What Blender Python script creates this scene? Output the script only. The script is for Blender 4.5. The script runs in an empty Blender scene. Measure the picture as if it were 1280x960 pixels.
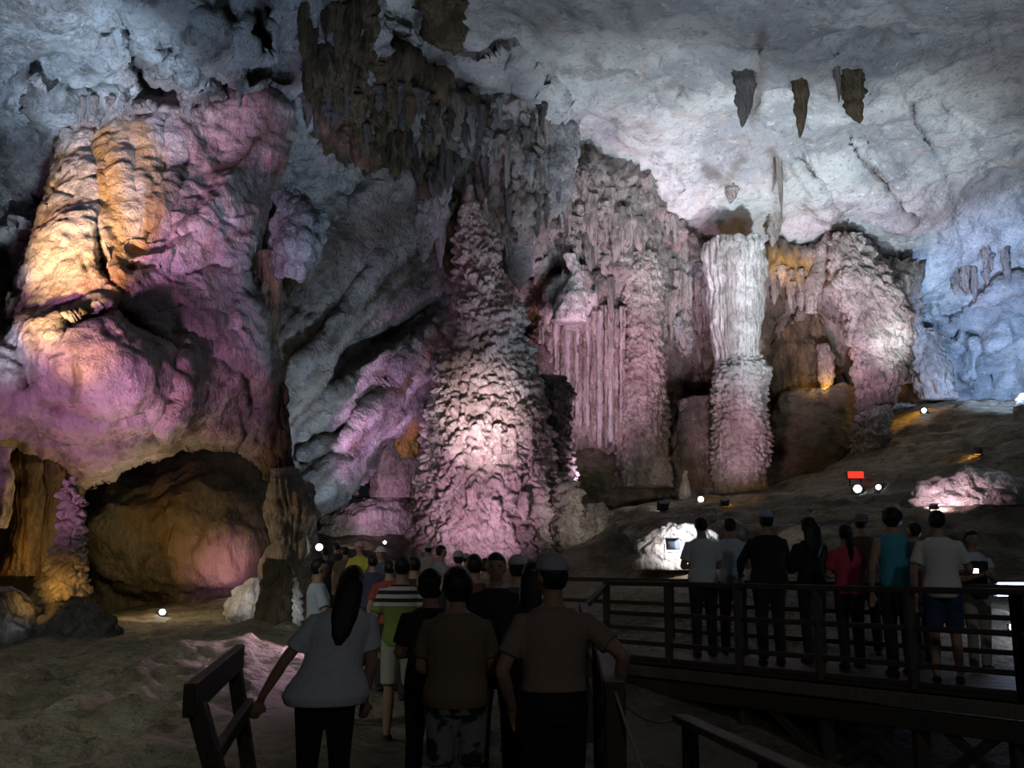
import bpy, bmesh, math, random
import numpy as np
from mathutils import Vector, Matrix, Euler

random.seed(7)
RNG = np.random.default_rng(11)
S = bpy.context.scene
COL = S.collection

# ------------------------------------------------------------------ camera
FPX = 1230.0                      # focal length in pixels of a 1280 x 960 frame
CAM_Z = 1.6                       # eye height of a visitor on the path
PITCH = math.atan(220 / FPX)      # eye level falls on row 700
cd = bpy.data.cameras.new('camera')
cd.sensor_width = 36.0
cd.lens = 36.0 * FPX / 1280.0
cd.clip_end = 200
cam = bpy.data.objects.new('camera', cd)
cam.location = (0, 0, CAM_Z)
cam.rotation_euler = (math.pi / 2 + PITCH, 0, 0)
COL.objects.link(cam)
S.camera = cam
CP, SP = math.cos(PITCH), math.sin(PITCH)

def P(u, v, Y):
    """pixel direction (1280 x 960 frame) taken out to the forward distance Y in metres"""
    a = (u - 640) / FPX; b = (480 - v) / FPX
    dy = CP - b * SP; dz = SP + b * CP
    return Vector((a / dy * Y, Y, CAM_Z + dz / dy * Y))

def Pn(u, v, Y):
    a = (u - 640) / FPX; b = (480 - v) / FPX
    dy = CP - b * SP; dz = SP + b * CP
    return np.stack([a / dy * Y, Y, CAM_Z + dz / dy * Y], -1)

# ------------------------------------------------------------------ view, world
S.view_settings.view_transform = 'Standard'
S.view_settings.look = 'None'
S.view_settings.exposure = 0.0
S.view_settings.gamma = 1.0
S.view_settings.use_curve_mapping = False
W = bpy.data.worlds.new('world'); S.world = W; W.use_nodes = True
W.node_tree.nodes['Background'].inputs[0].default_value = (0.75, 0.85, 1.0, 1)
W.node_tree.nodes['Background'].inputs[1].default_value = 0.006

# ------------------------------------------------------------------ the cave's coloured floodlights and added fill lamps
PINK = (1.0, 0.46, 0.82); MAG = (0.95, 0.42, 0.86); ROSE = (1.0, 0.62, 0.86); WARM = (1.0, 0.62, 0.18)
AMBER = (1.0, 0.50, 0.08); BLUE = (0.62, 0.80, 1.0); COLD = (0.80, 0.90, 1.0); WHITE = (1.0, 0.93, 0.86)
SKYB = (0.45, 0.62, 1.0)

def spot(loc, target, color, watts, angle=60, blend=0.9, size=0.25):
    ld = bpy.data.lights.new('flood_or_fill', 'SPOT')
    ld.energy = watts; ld.color = color; ld.spot_size = math.radians(angle)
    ld.spot_blend = blend; ld.shadow_soft_size = size
    o = bpy.data.objects.new('flood_or_fill', ld)
    o.location = loc
    d = Vector(target) - Vector(loc)
    o.rotation_euler = d.to_track_quat('-Z', 'Y').to_euler()
    COL.objects.link(o)
    return o

def point(loc, color, watts, size=0.15):
    ld = bpy.data.lights.new('cave_lamp', 'POINT')
    ld.energy = watts; ld.color = color; ld.shadow_soft_size = size
    o = bpy.data.objects.new('cave_lamp', ld); o.location = loc
    COL.objects.link(o)
    return o

BLUE = (0.50, 0.70, 1.0); PALEB = (0.68, 0.82, 1.0); DIMW = (1.0, 0.78, 0.46)
# right ceiling: cold white floods standing on the slope below it
spot((8.5, 23, 3.6), P(1000, 235, 34), COLD, 8500, 66, 1.0)
spot((4.6, 22, 3.0), P(830, 190, 31), COLD, 5500, 54, 1.0)
spot((3.0, 16, 1.6), P(840, 40, 25), PALEB, 2200, 85, 1.0)
spot((9.0, 15, 2.4), P(1130, 70, 25), PALEB, 2200, 90, 1.0)
spot((12.5, 26, 4.6), P(1150, 230, 34), PALEB, 2200, 50, 1.0)
# far right, blue
spot((15.6, 30.0, 6.8), P(1240, 400, 39), (0.38, 0.58, 1.0), 6000, 74)
# left ceiling, cold blue
spot((-5.0, 10, 1.2), P(105, 70, 20), (0.55, 0.74, 1.0), 15000, 24)
spot((-6.5, 12, 1.2), P(15, 290, 21), PALEB, 5000, 12)
spot((-2.6, 10, 1.2), P(270, 50, 21), BLUE, 2600, 36)
spot((-1.4, 17.2, 2.3), P(335, 220, 22), BLUE, 900, 44)
# left wall: magenta from the floor, amber close up
spot((-8.6, 8.0, 0.7), P(175, 280, 19.5), MAG, 5500, 20, 0.8)
spot((-8.0, 10.5, 0.8), P(120, 460, 17.2), MAG, 1300, 46)
spot((-6.0, 11.0, 0.8), P(255, 390, 19.6), MAG, 1300, 24)
spot((-7.4, 10.0, 1.4), P(85, 322, 18), (1.0, 0.62, 0.15), 18000, 15)
spot((-7.0, 13.0, 2.2), P(165, 270, 19.2), AMBER, 1500, 26)
spot((-6.6, 15.2, 2.4), P(208, 470, 17.6), (1.0, 0.70, 0.26), 45, 60)
# middle slab
spot((-3.9, 24.0, 1.6), P(488, 470, 29.5), MAG, 2300, 34)
spot((-3.0, 21.5, 1.4), P(425, 520, 27), PALEB, 1100, 54)
spot((-2.0, 19, 1.4), P(455, 190, 26), PALEB, 1500, 40)
# the great stalagmite
spot((-0.4, 20.5, 1.9), P(604, 515, 27), (1.0, 0.76, 0.86), 7500, 24, 1.0)
spot((-0.8, 21.5, 1.4), P(600, 610, 27), (1.0, 0.58, 0.90), 1500, 52, 1.0)
spot((2.4, 24.0, 2.4), P(712, 640, 27), WHITE, 160, 50)
spot((0.6, 20, 1.5), P(600, 320, 28), ROSE, 1200, 18)
# back wall and columns
spot((2.2, 27.5, 3.2), P(740, 440, 33), (1.0, .62, .88), 2300, 66)
spot((4.4, 26, 3.0), P(790, 320, 33), (1.0, .58, .80), 2400, 55)
spot((6.4, 27.0, 3.4), P(925, 400, 33), ROSE, 500, 40)
spot((8.6, 28.5, 4.2), P(1065, 390, 34.5), PINK, 2300, 46)
spot((11.6, 27.0, 5.6), P(1114, 425, 34), COLD, 6500, 14)
spot((1.0, 22, 1.8), P(650, 220, 31), BLUE, 1100, 34)
point(P(1032, 484, 35.6), AMBER, 60)
point(P(1134, 494, 35.6), AMBER, 70)
point(P(985, 345, 34.6), AMBER, 14)
# left alcove
point(P(62, 690, 18.2), AMBER, 28)
point(P(190, 690, 19.0), DIMW, 75)
spot(P(296, 752, 19.5), P(278, 695, 22.5), (0.72, 0.34, 1.0), 260, 44)
spot((-6.9, 13.9, 0.95), P(78, 735, 16), AMBER, 230, 30)
spot((-6.4, 13.0, 1.2), P(92, 645, 16), MAG, 200, 14)
spot(P(282, 778, 16.6), P(306, 748, 18.9), WHITE, 220, 24)
spot(P(350, 782, 13.3), P(372, 764, 13.8), COLD, 16, 50)
spot(P(30, 800, 14.4), P(5, 748, 15.4), COLD, 12, 70)
# ledge and curtain under the slab
spot(P(440, 676, 28), P(495, 590, 31), MAG, 160, 80)
spot(P(440, 690, 27.5), P(450, 640, 31.4), WHITE, 200, 70)
# floor on the left, and unseen fills for floor, platform and crowd
spot((-2.4, 13.4, 1.3), P(300, 842, 11.2), (1, .6, .85), 330, 50)
spot((-6, 2, 6.0), P(60, 850, 10), (0.95, 1.0, 0.88), 1000, 56, 1.0)  # added fill lamp, stands in for light bounced off the ceiling
spot((5, 3, 6.0), P(1000, 700, 13), (0.85, 0.92, 1.0), 125, 90)  # unseen fill added to brighten the platform and its people
spot((1.5, -4, 5.0), (0.0, 6, 1.0), (0.95, 0.92, 0.9), 130, 60)  # dim lamp added behind the camera to lift the crowd
spot((6.6, 28.5, 4.0), P(925, 540, 32.5), ROSE, 420, 50)
# ------------------------------------------------------------------ noise
_perm = np.random.default_rng(5).permutation(256); _perm = np.concatenate([_perm, _perm, _perm])
_g = np.random.default_rng(6).normal(size=(256, 3)); _g /= np.linalg.norm(_g, axis=1)[:, None]

def perlin(p):
    p = np.asarray(p, float); i = np.floor(p).astype(int); f = p - i; i &= 255
    w = f * f * f * (f * (f * 6 - 15) + 10)
    out = 0.0
    for dx in (0, 1):
        wx = w[..., 0] if dx else 1 - w[..., 0]
        for dy in (0, 1):
            wy = w[..., 1] if dy else 1 - w[..., 1]
            for dz in (0, 1):
                wz = w[..., 2] if dz else 1 - w[..., 2]
                h = _perm[_perm[_perm[(i[..., 0] + dx) & 255] + ((i[..., 1] + dy) & 255)] + ((i[..., 2] + dz) & 255)]
                g = _g[h]
                d = g[..., 0] * (f[..., 0] - dx) + g[..., 1] * (f[..., 1] - dy) + g[..., 2] * (f[..., 2] - dz)
                out = out + wx * wy * wz * d
    return out * 1.6

def fbm(p, octv=5, gain=0.5):
    a, s, t = 1.0, 0.0, 1.0
    for k in range(octv):
        s = s + a * perlin(p * t + 17.3 * k); a *= gain; t *= 2.03
    return s

def ridged(p, octv=5, gain=0.5):
    a, s, t = 1.0, 0.0, 1.0
    for k in range(octv):
        s = s + a * (1 - 2 * np.abs(perlin(p * t + 9.1 * k))); a *= gain; t *= 2.07
    return s * 0.5

def worley(p, full=False):
    p = np.asarray(p, float); i = np.floor(p).astype(int)
    f1 = np.full(p.shape[:-1], 9.0); f2 = f1.copy(); oz = np.zeros(p.shape[:-1])
    for dx in (-1, 0, 1):
        for dy in (-1, 0, 1):
            for dz in (-1, 0, 1):
                c = i + np.array([dx, dy, dz]); q = c & 255
                h = _perm[_perm[_perm[q[..., 0]] + q[..., 1]] + q[..., 2]]
                o = (_g[h] * 0.45 + 0.5)
                d = np.sqrt(((c + o - p) ** 2).sum(-1))
                oz = np.where(d < f1, c[..., 2] + o[..., 2] - p[..., 2], oz)
                f2 = np.minimum(f2, np.maximum(f1, d)); f1 = np.minimum(f1, d)
    return (f1, f2, oz) if full else (f1, f2)

def tps(ctrl):
    """smooth surface through scattered (x, y, value) points"""
    c = np.array(ctrl, float); xy = c[:, :2]; z = c[:, 2]; n = len(c)
    sc = max(np.ptp(xy[:, 0]), np.ptp(xy[:, 1])); mu = xy.mean(0); q = (xy - mu) / sc
    r2 = ((q[:, None] - q[None]) ** 2).sum(-1)
    K = 0.5 * r2 * np.log(r2 + 1e-12)
    A = np.zeros((n + 3, n + 3)); A[:n, :n] = K + np.eye(n) * 2e-4; A[:n, n] = 1; A[:n, n + 1:] = q
    A[n, :n] = 1; A[n + 1:, :n] = q.T
    w = np.linalg.solve(A, np.concatenate([z, np.zeros(3)]))
    def ev(x, y):
        X = (x - mu[0]) / sc; Y = (y - mu[1]) / sc
        s = w[n] + w[n + 1] * X + w[n + 2] * Y
        for k in range(n):
            r = (X - q[k, 0]) ** 2 + (Y - q[k, 1]) ** 2
            s = s + w[k] * 0.5 * r * np.log(r + 1e-12)
        return s
    return ev

def seg_dist(u, v, line, closed=False):
    """distance to a polyline and the side (+1 right of travel on screen, -1 left)"""
    best = np.full(u.shape, 1e9); side = np.ones(u.shape); par = np.zeros(u.shape)
    pts = list(line) + ([line[0]] if closed else [])
    n = len(pts) - 1
    for k in range(n):
        (ax, ay), (bx, by) = pts[k][:2], pts[k + 1][:2]
        dx, dy = bx - ax, by - ay; L = dx * dx + dy * dy + 1e-9
        t = np.clip(((u - ax) * dx + (v - ay) * dy) / L, 0, 1)
        ex, ey = u - ax - t * dx, v - ay - t * dy
        d = np.hypot(ex, ey); m = d < best
        best = np.where(m, d, best); side = np.where(m, np.sign(dx * ey - dy * ex), side)
        par = np.where(m, (k + t) / n, par)
    return best, side, par

def inside(u, v, poly):
    r = np.zeros(u.shape, bool); n = len(poly); j = n - 1
    for i in range(n):
        xi, yi = poly[i]; xj, yj = poly[j]
        if yi != yj:
            r ^= ((yi > v) != (yj > v)) & (u < (xj - xi) * (v - yi) / (yj - yi) + xi)
        j = i
    return r

# ------------------------------------------------------------------ object helpers
def tag(o, label=None, cat=None, group=None, kind=None):
    if label: o['label'] = label
    if cat: o['category'] = cat
    if group: o['group'] = group
    if kind or cat: o['kind'] = kind or 'thing'
    return o

def thing(name, label, cat, loc=(0, 0, 0), rz=0.0, group=None):
    o = bpy.data.objects.new(name, None); COL.objects.link(o)
    o.location = loc; o.rotation_euler = (0, 0, rz); o.empty_display_size = 0.2
    return tag(o, label, cat, group)

def link(name, me, mat=None, parent=None):
    o = bpy.data.objects.new(name, me); COL.objects.link(o)
    if mat is not None:
        if me.materials: pass
        else: me.materials.append(mat)
    if parent is not None: o.parent = parent
    return o

def mesh_np(name, verts, faces, smooth=True, tint=None):
    me = bpy.data.meshes.new(name)
    verts = np.asarray(verts, np.float32); faces = np.asarray(faces, np.int32)
    k = faces.shape[1]
    me.vertices.add(len(verts)); me.vertices.foreach_set('co', verts.ravel())
    me.loops.add(faces.size); me.loops.foreach_set('vertex_index', faces.ravel())
    me.polygons.add(len(faces))
    me.polygons.foreach_set('loop_start', np.arange(0, faces.size, k, dtype=np.int32))
    me.polygons.foreach_set('loop_total', np.full(len(faces), k, np.int32))
    me.polygons.foreach_set('use_smooth', np.full(len(faces), smooth))
    if tint is not None:
        at = me.attributes.new('tint', 'FLOAT_COLOR', 'POINT')
        c = np.concatenate([tint, np.ones((len(tint), 1))], 1).astype(np.float32)
        at.data.foreach_set('color', c.ravel())
    me.update(calc_edges=True); me.validate()
    return me

def bm_mesh(bm, name, smooth=False):
    me = bpy.data.meshes.new(name)
    bmesh.ops.recalc_face_normals(bm, faces=bm.faces)
    bm.to_mesh(me); bm.free()
    if smooth:
        for p in me.polygons: p.use_smooth = True
    return me

def bm_box(bm, c, s, M=None):
    r = bmesh.ops.create_cube(bm, size=1.0)
    m = Matrix.Translation(c) @ (M if M is not None else Matrix.Identity(4)) @ Matrix.Diagonal((*s, 1))
    bmesh.ops.transform(bm, matrix=m, verts=r['verts'])
    return r['verts']

def beam_mesh(a, b, w, h, name, bev=0.006):
    """a squared timber from a to b, w across and h high, edges chamfered"""
    a, b = Vector(a), Vector(b); d = b - a; L = d.length; d.normalize()
    up = Vector((0, 0, 1)) if abs(d.z) < 0.95 else Vector((0, 1, 0))
    sx = d.cross(up).normalized(); sz = sx.cross(d).normalized()
    R = Matrix((sx, d, sz)).transposed().to_4x4()
    bm = bmesh.new(); bm_box(bm, (0, 0, 0), (w, L, h))
    if bev: bmesh.ops.bevel(bm, geom=bm.edges[:], offset=bev, segments=1, affect='EDGES')
    bmesh.ops.transform(bm, matrix=Matrix.Translation((a + b) / 2) @ R, verts=bm.verts)
    return bm_mesh(bm, name)

def tube_mesh(pts, rad, name, seg=8):
    pts = [Vector(p) for p in pts]; n = len(pts)
    rad = rad if isinstance(rad, (list, tuple)) else [rad] * n
    V, F = [], []
    for k, p in enumerate(pts):
        d = (pts[min(k + 1, n - 1)] - pts[max(k - 1, 0)]).normalized()
        x = d.cross(Vector((0, 0, 1)) if abs(d.z) < 0.9 else Vector((1, 0, 0))).normalized(); y = d.cross(x)
        for j in range(seg):
            t = 2 * math.pi * j / seg
            V.append(p + (x * math.cos(t) + y * math.sin(t)) * rad[k])
    bm = bmesh.new(); vs = [bm.verts.new(v) for v in V]
    for k in range(n - 1):
        for j in range(seg):
            bm.faces.new((vs[k * seg + j], vs[k * seg + (j + 1) % seg], vs[(k + 1) * seg + (j + 1) % seg], vs[(k + 1) * seg + j]))
    bm.faces.new(vs[:seg]); bm.faces.new(vs[-seg:][::-1])
    return bm_mesh(bm, name, True)

# ------------------------------------------------------------------ materials
def nodes_of(name):
    m = bpy.data.materials.new(name); m.use_nodes = True
    nt = m.node_tree; b = nt.nodes['Principled BSDF']
    return m, nt, b

def rock_mat(name, light, dark, stain, scale=0.5, streak=1.0, rough=0.8, bump=0.9, fine=8.0, spec=0.25, stain_amt=0.5, rust=(0.34, 0.20, 0.17), rust_amt=0.4, drip=0.3):
    """limestone: two tones in slow noise, darker mineral staining, fine relief; 'tint' holds drawn mineral stains"""
    m, nt, b = nodes_of(name); N, L = nt.nodes, nt.links
    tc = N.new('ShaderNodeTexCoord'); mp = N.new('ShaderNodeMapping')
    mp.inputs['Scale'].default_value = (1, 1, 1 / streak)
    L.new(tc.outputs['Object'], mp.inputs[0])
    def noise(sc, det=6, rough_=0.6, vec=mp.outputs[0], dist=0.0):
        n = N.new('ShaderNodeTexNoise'); n.inputs['Scale'].default_value = sc; n.inputs['Detail'].default_value = det
        n.inputs['Roughness'].default_value = rough_; n.inputs['Distortion'].default_value = dist
        L.new(vec, n.inputs['Vector']); return n.outputs[0]
    def ramp(x, a, c):
        r = N.new('ShaderNodeMapRange'); r.inputs[1].default_value = a; r.inputs[2].default_value = c
        r.interpolation_type = 'SMOOTHSTEP'; L.new(x, r.inputs[0]); return r.outputs[0]
    def mix(f, a, c, k=1.0):
        x = N.new('ShaderNodeMix'); x.data_type = 'RGBA'
        if k != 1.0:
            mm = N.new('ShaderNodeMath'); mm.operation = 'MULTIPLY'; mm.inputs[1].default_value = k
            L.new(f, mm.inputs[0]); f = mm.outputs[0]
        L.new(f, x.inputs[0])
        for s, val in ((6, a), (7, c)):
            if isinstance(val, tuple): x.inputs[s].default_value = (*val, 1)
            else: L.new(val, x.inputs[s])
        return x.outputs[2]
    c = mix(ramp(noise(scale, 9, 0.65), 0.40, 0.60), dark, light)
    c = mix(ramp(noise(scale * 1.9 + 0.13, 9, 0.72, dist=0.8), 0.52, 0.63), c, rust, rust_amt)          # iron-stained patches
    c = mix(ramp(noise(scale * 3.1, 9, 0.72, dist=0.6), 0.51, 0.64), c, stain, stain_amt)                # dark mineral coating
    mp2 = N.new('ShaderNodeMapping'); mp2.inputs['Scale'].default_value = (1, 1, 0.14); L.new(tc.outputs['Object'], mp2.inputs[0])
    c = mix(ramp(noise(scale * 6.0, 6, 0.6, vec=mp2.outputs[0]), 0.54, 0.66), c, stain, drip)             # drip streaks
    c = mix(ramp(noise(fine * 0.55, 6, 0.75), 0.56, 0.70), c, tuple(min(1, x * 1.5) for x in light), 0.55)  # calcite bloom
    c = mix(ramp(noise(fine * 1.3, 5, 0.75), 0.52, 0.68), c, tuple(x * 0.35 for x in dark), 0.6)          # pits
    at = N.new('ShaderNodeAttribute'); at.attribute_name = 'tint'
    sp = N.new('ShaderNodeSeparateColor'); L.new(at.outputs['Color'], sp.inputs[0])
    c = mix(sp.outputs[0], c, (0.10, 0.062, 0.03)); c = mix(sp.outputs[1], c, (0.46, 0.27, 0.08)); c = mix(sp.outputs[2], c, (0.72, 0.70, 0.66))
    L.new(c, b.inputs['Base Color'])
    b.inputs['Roughness'].default_value = rough; b.inputs['Specular IOR Level'].default_value = spec
    n1 = noise(fine, 8, 0.65)
    bp = N.new('ShaderNodeBump'); bp.inputs['Strength'].default_value = bump; bp.inputs['Distance'].default_value = 0.25
    L.new(n1, bp.inputs['Height']); L.new(bp.outputs[0], b.inputs['Normal'])
    return m

def plain_mat(name, col, rough=0.8, var=0.25, scale=14.0, bump=0.0, metal=0.0, stretch=(1, 1, 1), spec=0.3):
    m, nt, b = nodes_of(name); N, L = nt.nodes, nt.links
    tc = N.new('ShaderNodeTexCoord'); mp = N.new('ShaderNodeMapping'); mp.inputs['Scale'].default_value = stretch
    L.new(tc.outputs['Object'], mp.inputs[0])
    n = N.new('ShaderNodeTexNoise'); n.inputs['Scale'].default_value = scale; n.inputs['Detail'].default_value = 5
    L.new(mp.outputs[0], n.inputs['Vector'])
    x = N.new('ShaderNodeMix'); x.data_type = 'RGBA'
    x.inputs[6].default_value = (*[c * (1 - var) for c in col], 1); x.inputs[7].default_value = (*[min(1, c * (1 + var)) for c in col], 1)
    L.new(n.outputs[0], x.inputs[0]); L.new(x.outputs[2], b.inputs['Base Color'])
    b.inputs['Roughness'].default_value = rough; b.inputs['Metallic'].default_value = metal; b.inputs['Specular IOR Level'].default_value = spec
    if bump:
        bp = N.new('ShaderNodeBump'); bp.inputs['Strength'].default_value = bump; bp.inputs['Distance'].default_value = 0.02
        L.new(n.outputs[0], bp.inputs['Height']); L.new(bp.outputs[0], b.inputs['Normal'])
    return m

def glow_mat(name, col, strength):
    m, nt, b = nodes_of(name)
    b.inputs['Base Color'].default_value = (*col, 1)
    b.inputs['Emission Color'].default_value = (*col, 1); b.inputs['Emission Strength'].default_value = strength
    return m

M = {}
M['grey'] = rock_mat('grey_limestone', (0.52, 0.53, 0.53), (0.22, 0.22, 0.22), (0.10, 0.09, 0.08), 0.35, 1.0, stain_amt=0.7, rust=(0.30, 0.22, 0.18), rust_amt=0.35, drip=0.15)
M['ceil'] = rock_mat('smooth_pale_limestone', (0.62, 0.62, 0.60), (0.34, 0.35, 0.36), (0.20, 0.19, 0.19), 0.25, 0.7, bump=0.6, fine=5, stain_amt=0.6, rust=(0.50, 0.38, 0.32), rust_amt=0.4, drip=0.0)
M['wall'] = rock_mat('buff_limestone', (0.56, 0.50, 0.46), (0.27, 0.245, 0.225), (0.11, 0.095, 0.06), 0.5, 1.6, stain_amt=0.75, rust=(0.46, 0.25, 0.24), rust_amt=0.55, drip=0.4)
M['left'] = rock_mat('pink_veined_limestone', (0.62, 0.55, 0.53), (0.34, 0.31, 0.30), (0.15, 0.11, 0.05), 0.42, 1.5, stain_amt=0.6, rust=(0.58, 0.34, 0.36), rust_amt=0.6, drip=0.4, bump=0.7)
M['brown'] = rock_mat('brown_flowstone', (0.25, 0.19, 0.12), (0.10, 0.078, 0.048), (0.04, 0.032, 0.022), 0.8, 3.0, bump=1.0, stain_amt=0.7, rust=(0.28, 0.17, 0.08), rust_amt=0.5, drip=0.5)
M['flow'] = rock_mat('pale_flowstone', (0.66, 0.60, 0.54), (0.36, 0.31, 0.27), (0.13, 0.10, 0.06), 1.1, 1.5, bump=0.9, fine=10, stain_amt=0.7, rust=(0.52, 0.30, 0.28), rust_amt=0.45)
M['white'] = rock_mat('white_calcite', (0.72, 0.70, 0.67), (0.45, 0.42, 0.39), (0.20, 0.16, 0.12), 1.3, 3.0, bump=0.8, fine=10, stain_amt=0.5, rust=(0.52, 0.36, 0.34), rust_amt=0.4, drip=0.4)
M['earth'] = rock_mat('sandy_cave_floor', (0.33, 0.29, 0.21), (0.16, 0.14, 0.095), (0.07, 0.058, 0.036), 0.5, 0.5, bump=0.9, fine=5, stain_amt=0.6, rust=(0.30, 0.22, 0.13), rust_amt=0.3, drip=0.0)
M['alcove'] = rock_mat('olive_brown_flowstone', (0.36, 0.31, 0.20), (0.19, 0.165, 0.10), (0.09, 0.075, 0.04), 0.6, 2.5, bump=0.8, stain_amt=0.5, rust=(0.36, 0.25, 0.12), rust_amt=0.4, drip=0.5)
M['dark'] = rock_mat('dark_limestone', (0.24, 0.23, 0.22), (0.10, 0.095, 0.09), (0.04, 0.036, 0.03), 0.7, 2.0, bump=1.0, rust=(0.22, 0.15, 0.10), rust_amt=0.35)

# ------------------------------------------------------------------ rock builders
def displace(p, n, noise):
    d = np.zeros(p.shape[:-1])
    for kind, size, amp, *st in noise:
        q = p / size
        if len(st) > 1:                            # stretched along a slanting direction
            dv = np.array(st[1]); dv = dv / np.linalg.norm(dv); q = q - (q @ dv)[..., None] * dv * (1 - 1 / st[0])
        elif st: q = q * np.array([1, 1, 1 / st[0]])
        if kind == 'fbm': d = d + amp * fbm(q, 5)
        elif kind == 'ridge': d = d + amp * ridged(q, 4)
        elif kind == 'cell': f1, f2 = worley(q + 0.25 * perlin(q * 0.7)[..., None]); d = d + amp * (0.8 - f1 * 1.2)
        elif kind == 'crack': f1, f2 = worley(q + 0.35 * fbm(q * 1.3, 3)[..., None]); d = d - amp * np.exp(-((f2 - f1) / 0.09) ** 2)
        elif kind == 'slab':                       # stepped, broken faces
            t = fbm(q, 3) * 4; r = np.floor(t); f = t - r; d = d + amp * (r + np.clip(f * 5, 0, 1)) / 2.0
        elif kind == 'scale':                      # downward lapping scales
            f1, f2, oz = worley(q + 0.3 * perlin(q * 0.8)[..., None], True); d = d + amp * (np.clip((f2 - f1) * 2.6, 0, 1) ** 0.8 * (1.0 + 1.1 * np.clip(oz, -0.5, 0.6)) - 0.45) * 1.15
    return p + n * d[..., None]

def grid_normals(p):
    du = np.gradient(p, axis=1); dv = np.gradient(p, axis=0)
    n = np.cross(du, dv); n /= np.linalg.norm(n, axis=-1, keepdims=True) + 1e-9
    s = np.sign((n * (np.array([0, 0, CAM_Z]) - p)).sum(-1, keepdims=True)); s[s == 0] = 1
    return n * s

def rock_patch(name, poly, ctrl, mat, step=3.0, edge=(16, 1.2), strokes=(), noise=(), stains=(), warp=5.0):
    us = [q[0] for q in poly]; vs = [q[1] for q in poly]
    ua = np.arange(min(us) - step, max(us) + 2 * step, step); va = np.arange(min(vs) - step, max(vs) + 2 * step, step)
    u, v = np.meshgrid(ua, va)
    q = np.stack([u / 46, v / 46, np.full(u.shape, (hash_name(name)) % 50 + 0.5)], -1)
    uw = u + warp * fbm(q, 4); vw = v + warp * fbm(q + 31.7, 4)
    d, _, _ = seg_dist(uw, vw, poly, True)
    sd = np.where(inside(uw, vw, poly), d, -d)
    Y = tps(ctrl)(u, v)
    tint = np.zeros(u.shape + (3,))
    for st in strokes:
        kind = st[0]
        if kind == 'dome':                          # (dome, u, v, ru, rv, metres nearer)
            _, cu, cv, ru, rv, a = st
            r = ((uw - cu) / ru) ** 2 + ((vw - cv) / rv) ** 2
            Y = Y - a * np.sqrt(np.clip(1 - r, 0, 1))
        else:
            _, line, w, a = st
            dd, side, par = seg_dist(uw, vw, line)
            fade = np.clip(np.minimum(par, 1 - par) * 8, 0.0, 1) if kind == 'groove' else 1
            if kind == 'groove': Y = Y + a * np.exp(-(dd / w) ** 2) * fade
            elif kind == 'ledge':                   # right-hand side of travel stands out, fading over w
                end = np.clip(np.minimum(par, 1 - par) * 6, 0, 1)
                Y = Y - a * end * np.where(side > 0, np.exp(-(dd / w) ** 2), np.exp(-(dd / (w * 0.12 + 1)) ** 2))
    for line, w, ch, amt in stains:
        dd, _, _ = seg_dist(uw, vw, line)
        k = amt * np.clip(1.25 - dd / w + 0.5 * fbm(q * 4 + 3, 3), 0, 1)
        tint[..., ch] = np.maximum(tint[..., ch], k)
    e, amt = edge
    if amt:
        t = np.clip(1 - sd / e, 0, 1); Y = Y + amt * (1 - np.sqrt(np.clip(1 - t * t, 0, 1)))
    gu = np.gradient(sd, step, axis=1); gv = np.gradient(sd, step, axis=0)
    out = np.clip(-sd, 0, 2 * step); uu = u + gu * out * 1.0; vv = v + gv * out * 1.0
    uu = np.where(sd < 0, uu, u); vv = np.where(sd < 0, vv, v)
    p = Pn(uu, vv, Y)
    n = grid_normals(Pn(u, v, Y))
    p = displace(p, n, noise)
    ok = sd > 0
    H, Wd = u.shape
    idx = np.arange(H * Wd).reshape(H, Wd)
    keep = ok[:-1, :-1] | ok[1:, :-1] | ok[:-1, 1:] | ok[1:, 1:]
    f = np.stack([idx[:-1, :-1], idx[:-1, 1:], idx[1:, 1:], idx[1:, :-1]], -1)[keep][:, ::-1]
    used = np.unique(f); rem = np.full(H * Wd, -1); rem[used] = np.arange(len(used))
    me = mesh_np(name, p.reshape(-1, 3)[used], rem[f], True, tint.reshape(-1, 3)[used])
    o = link(name, me, mat)
    return o

def hash_name(s):
    h = 7
    for ch in s: h = (h * 31 + ord(ch)) % 100003
    return h

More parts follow.
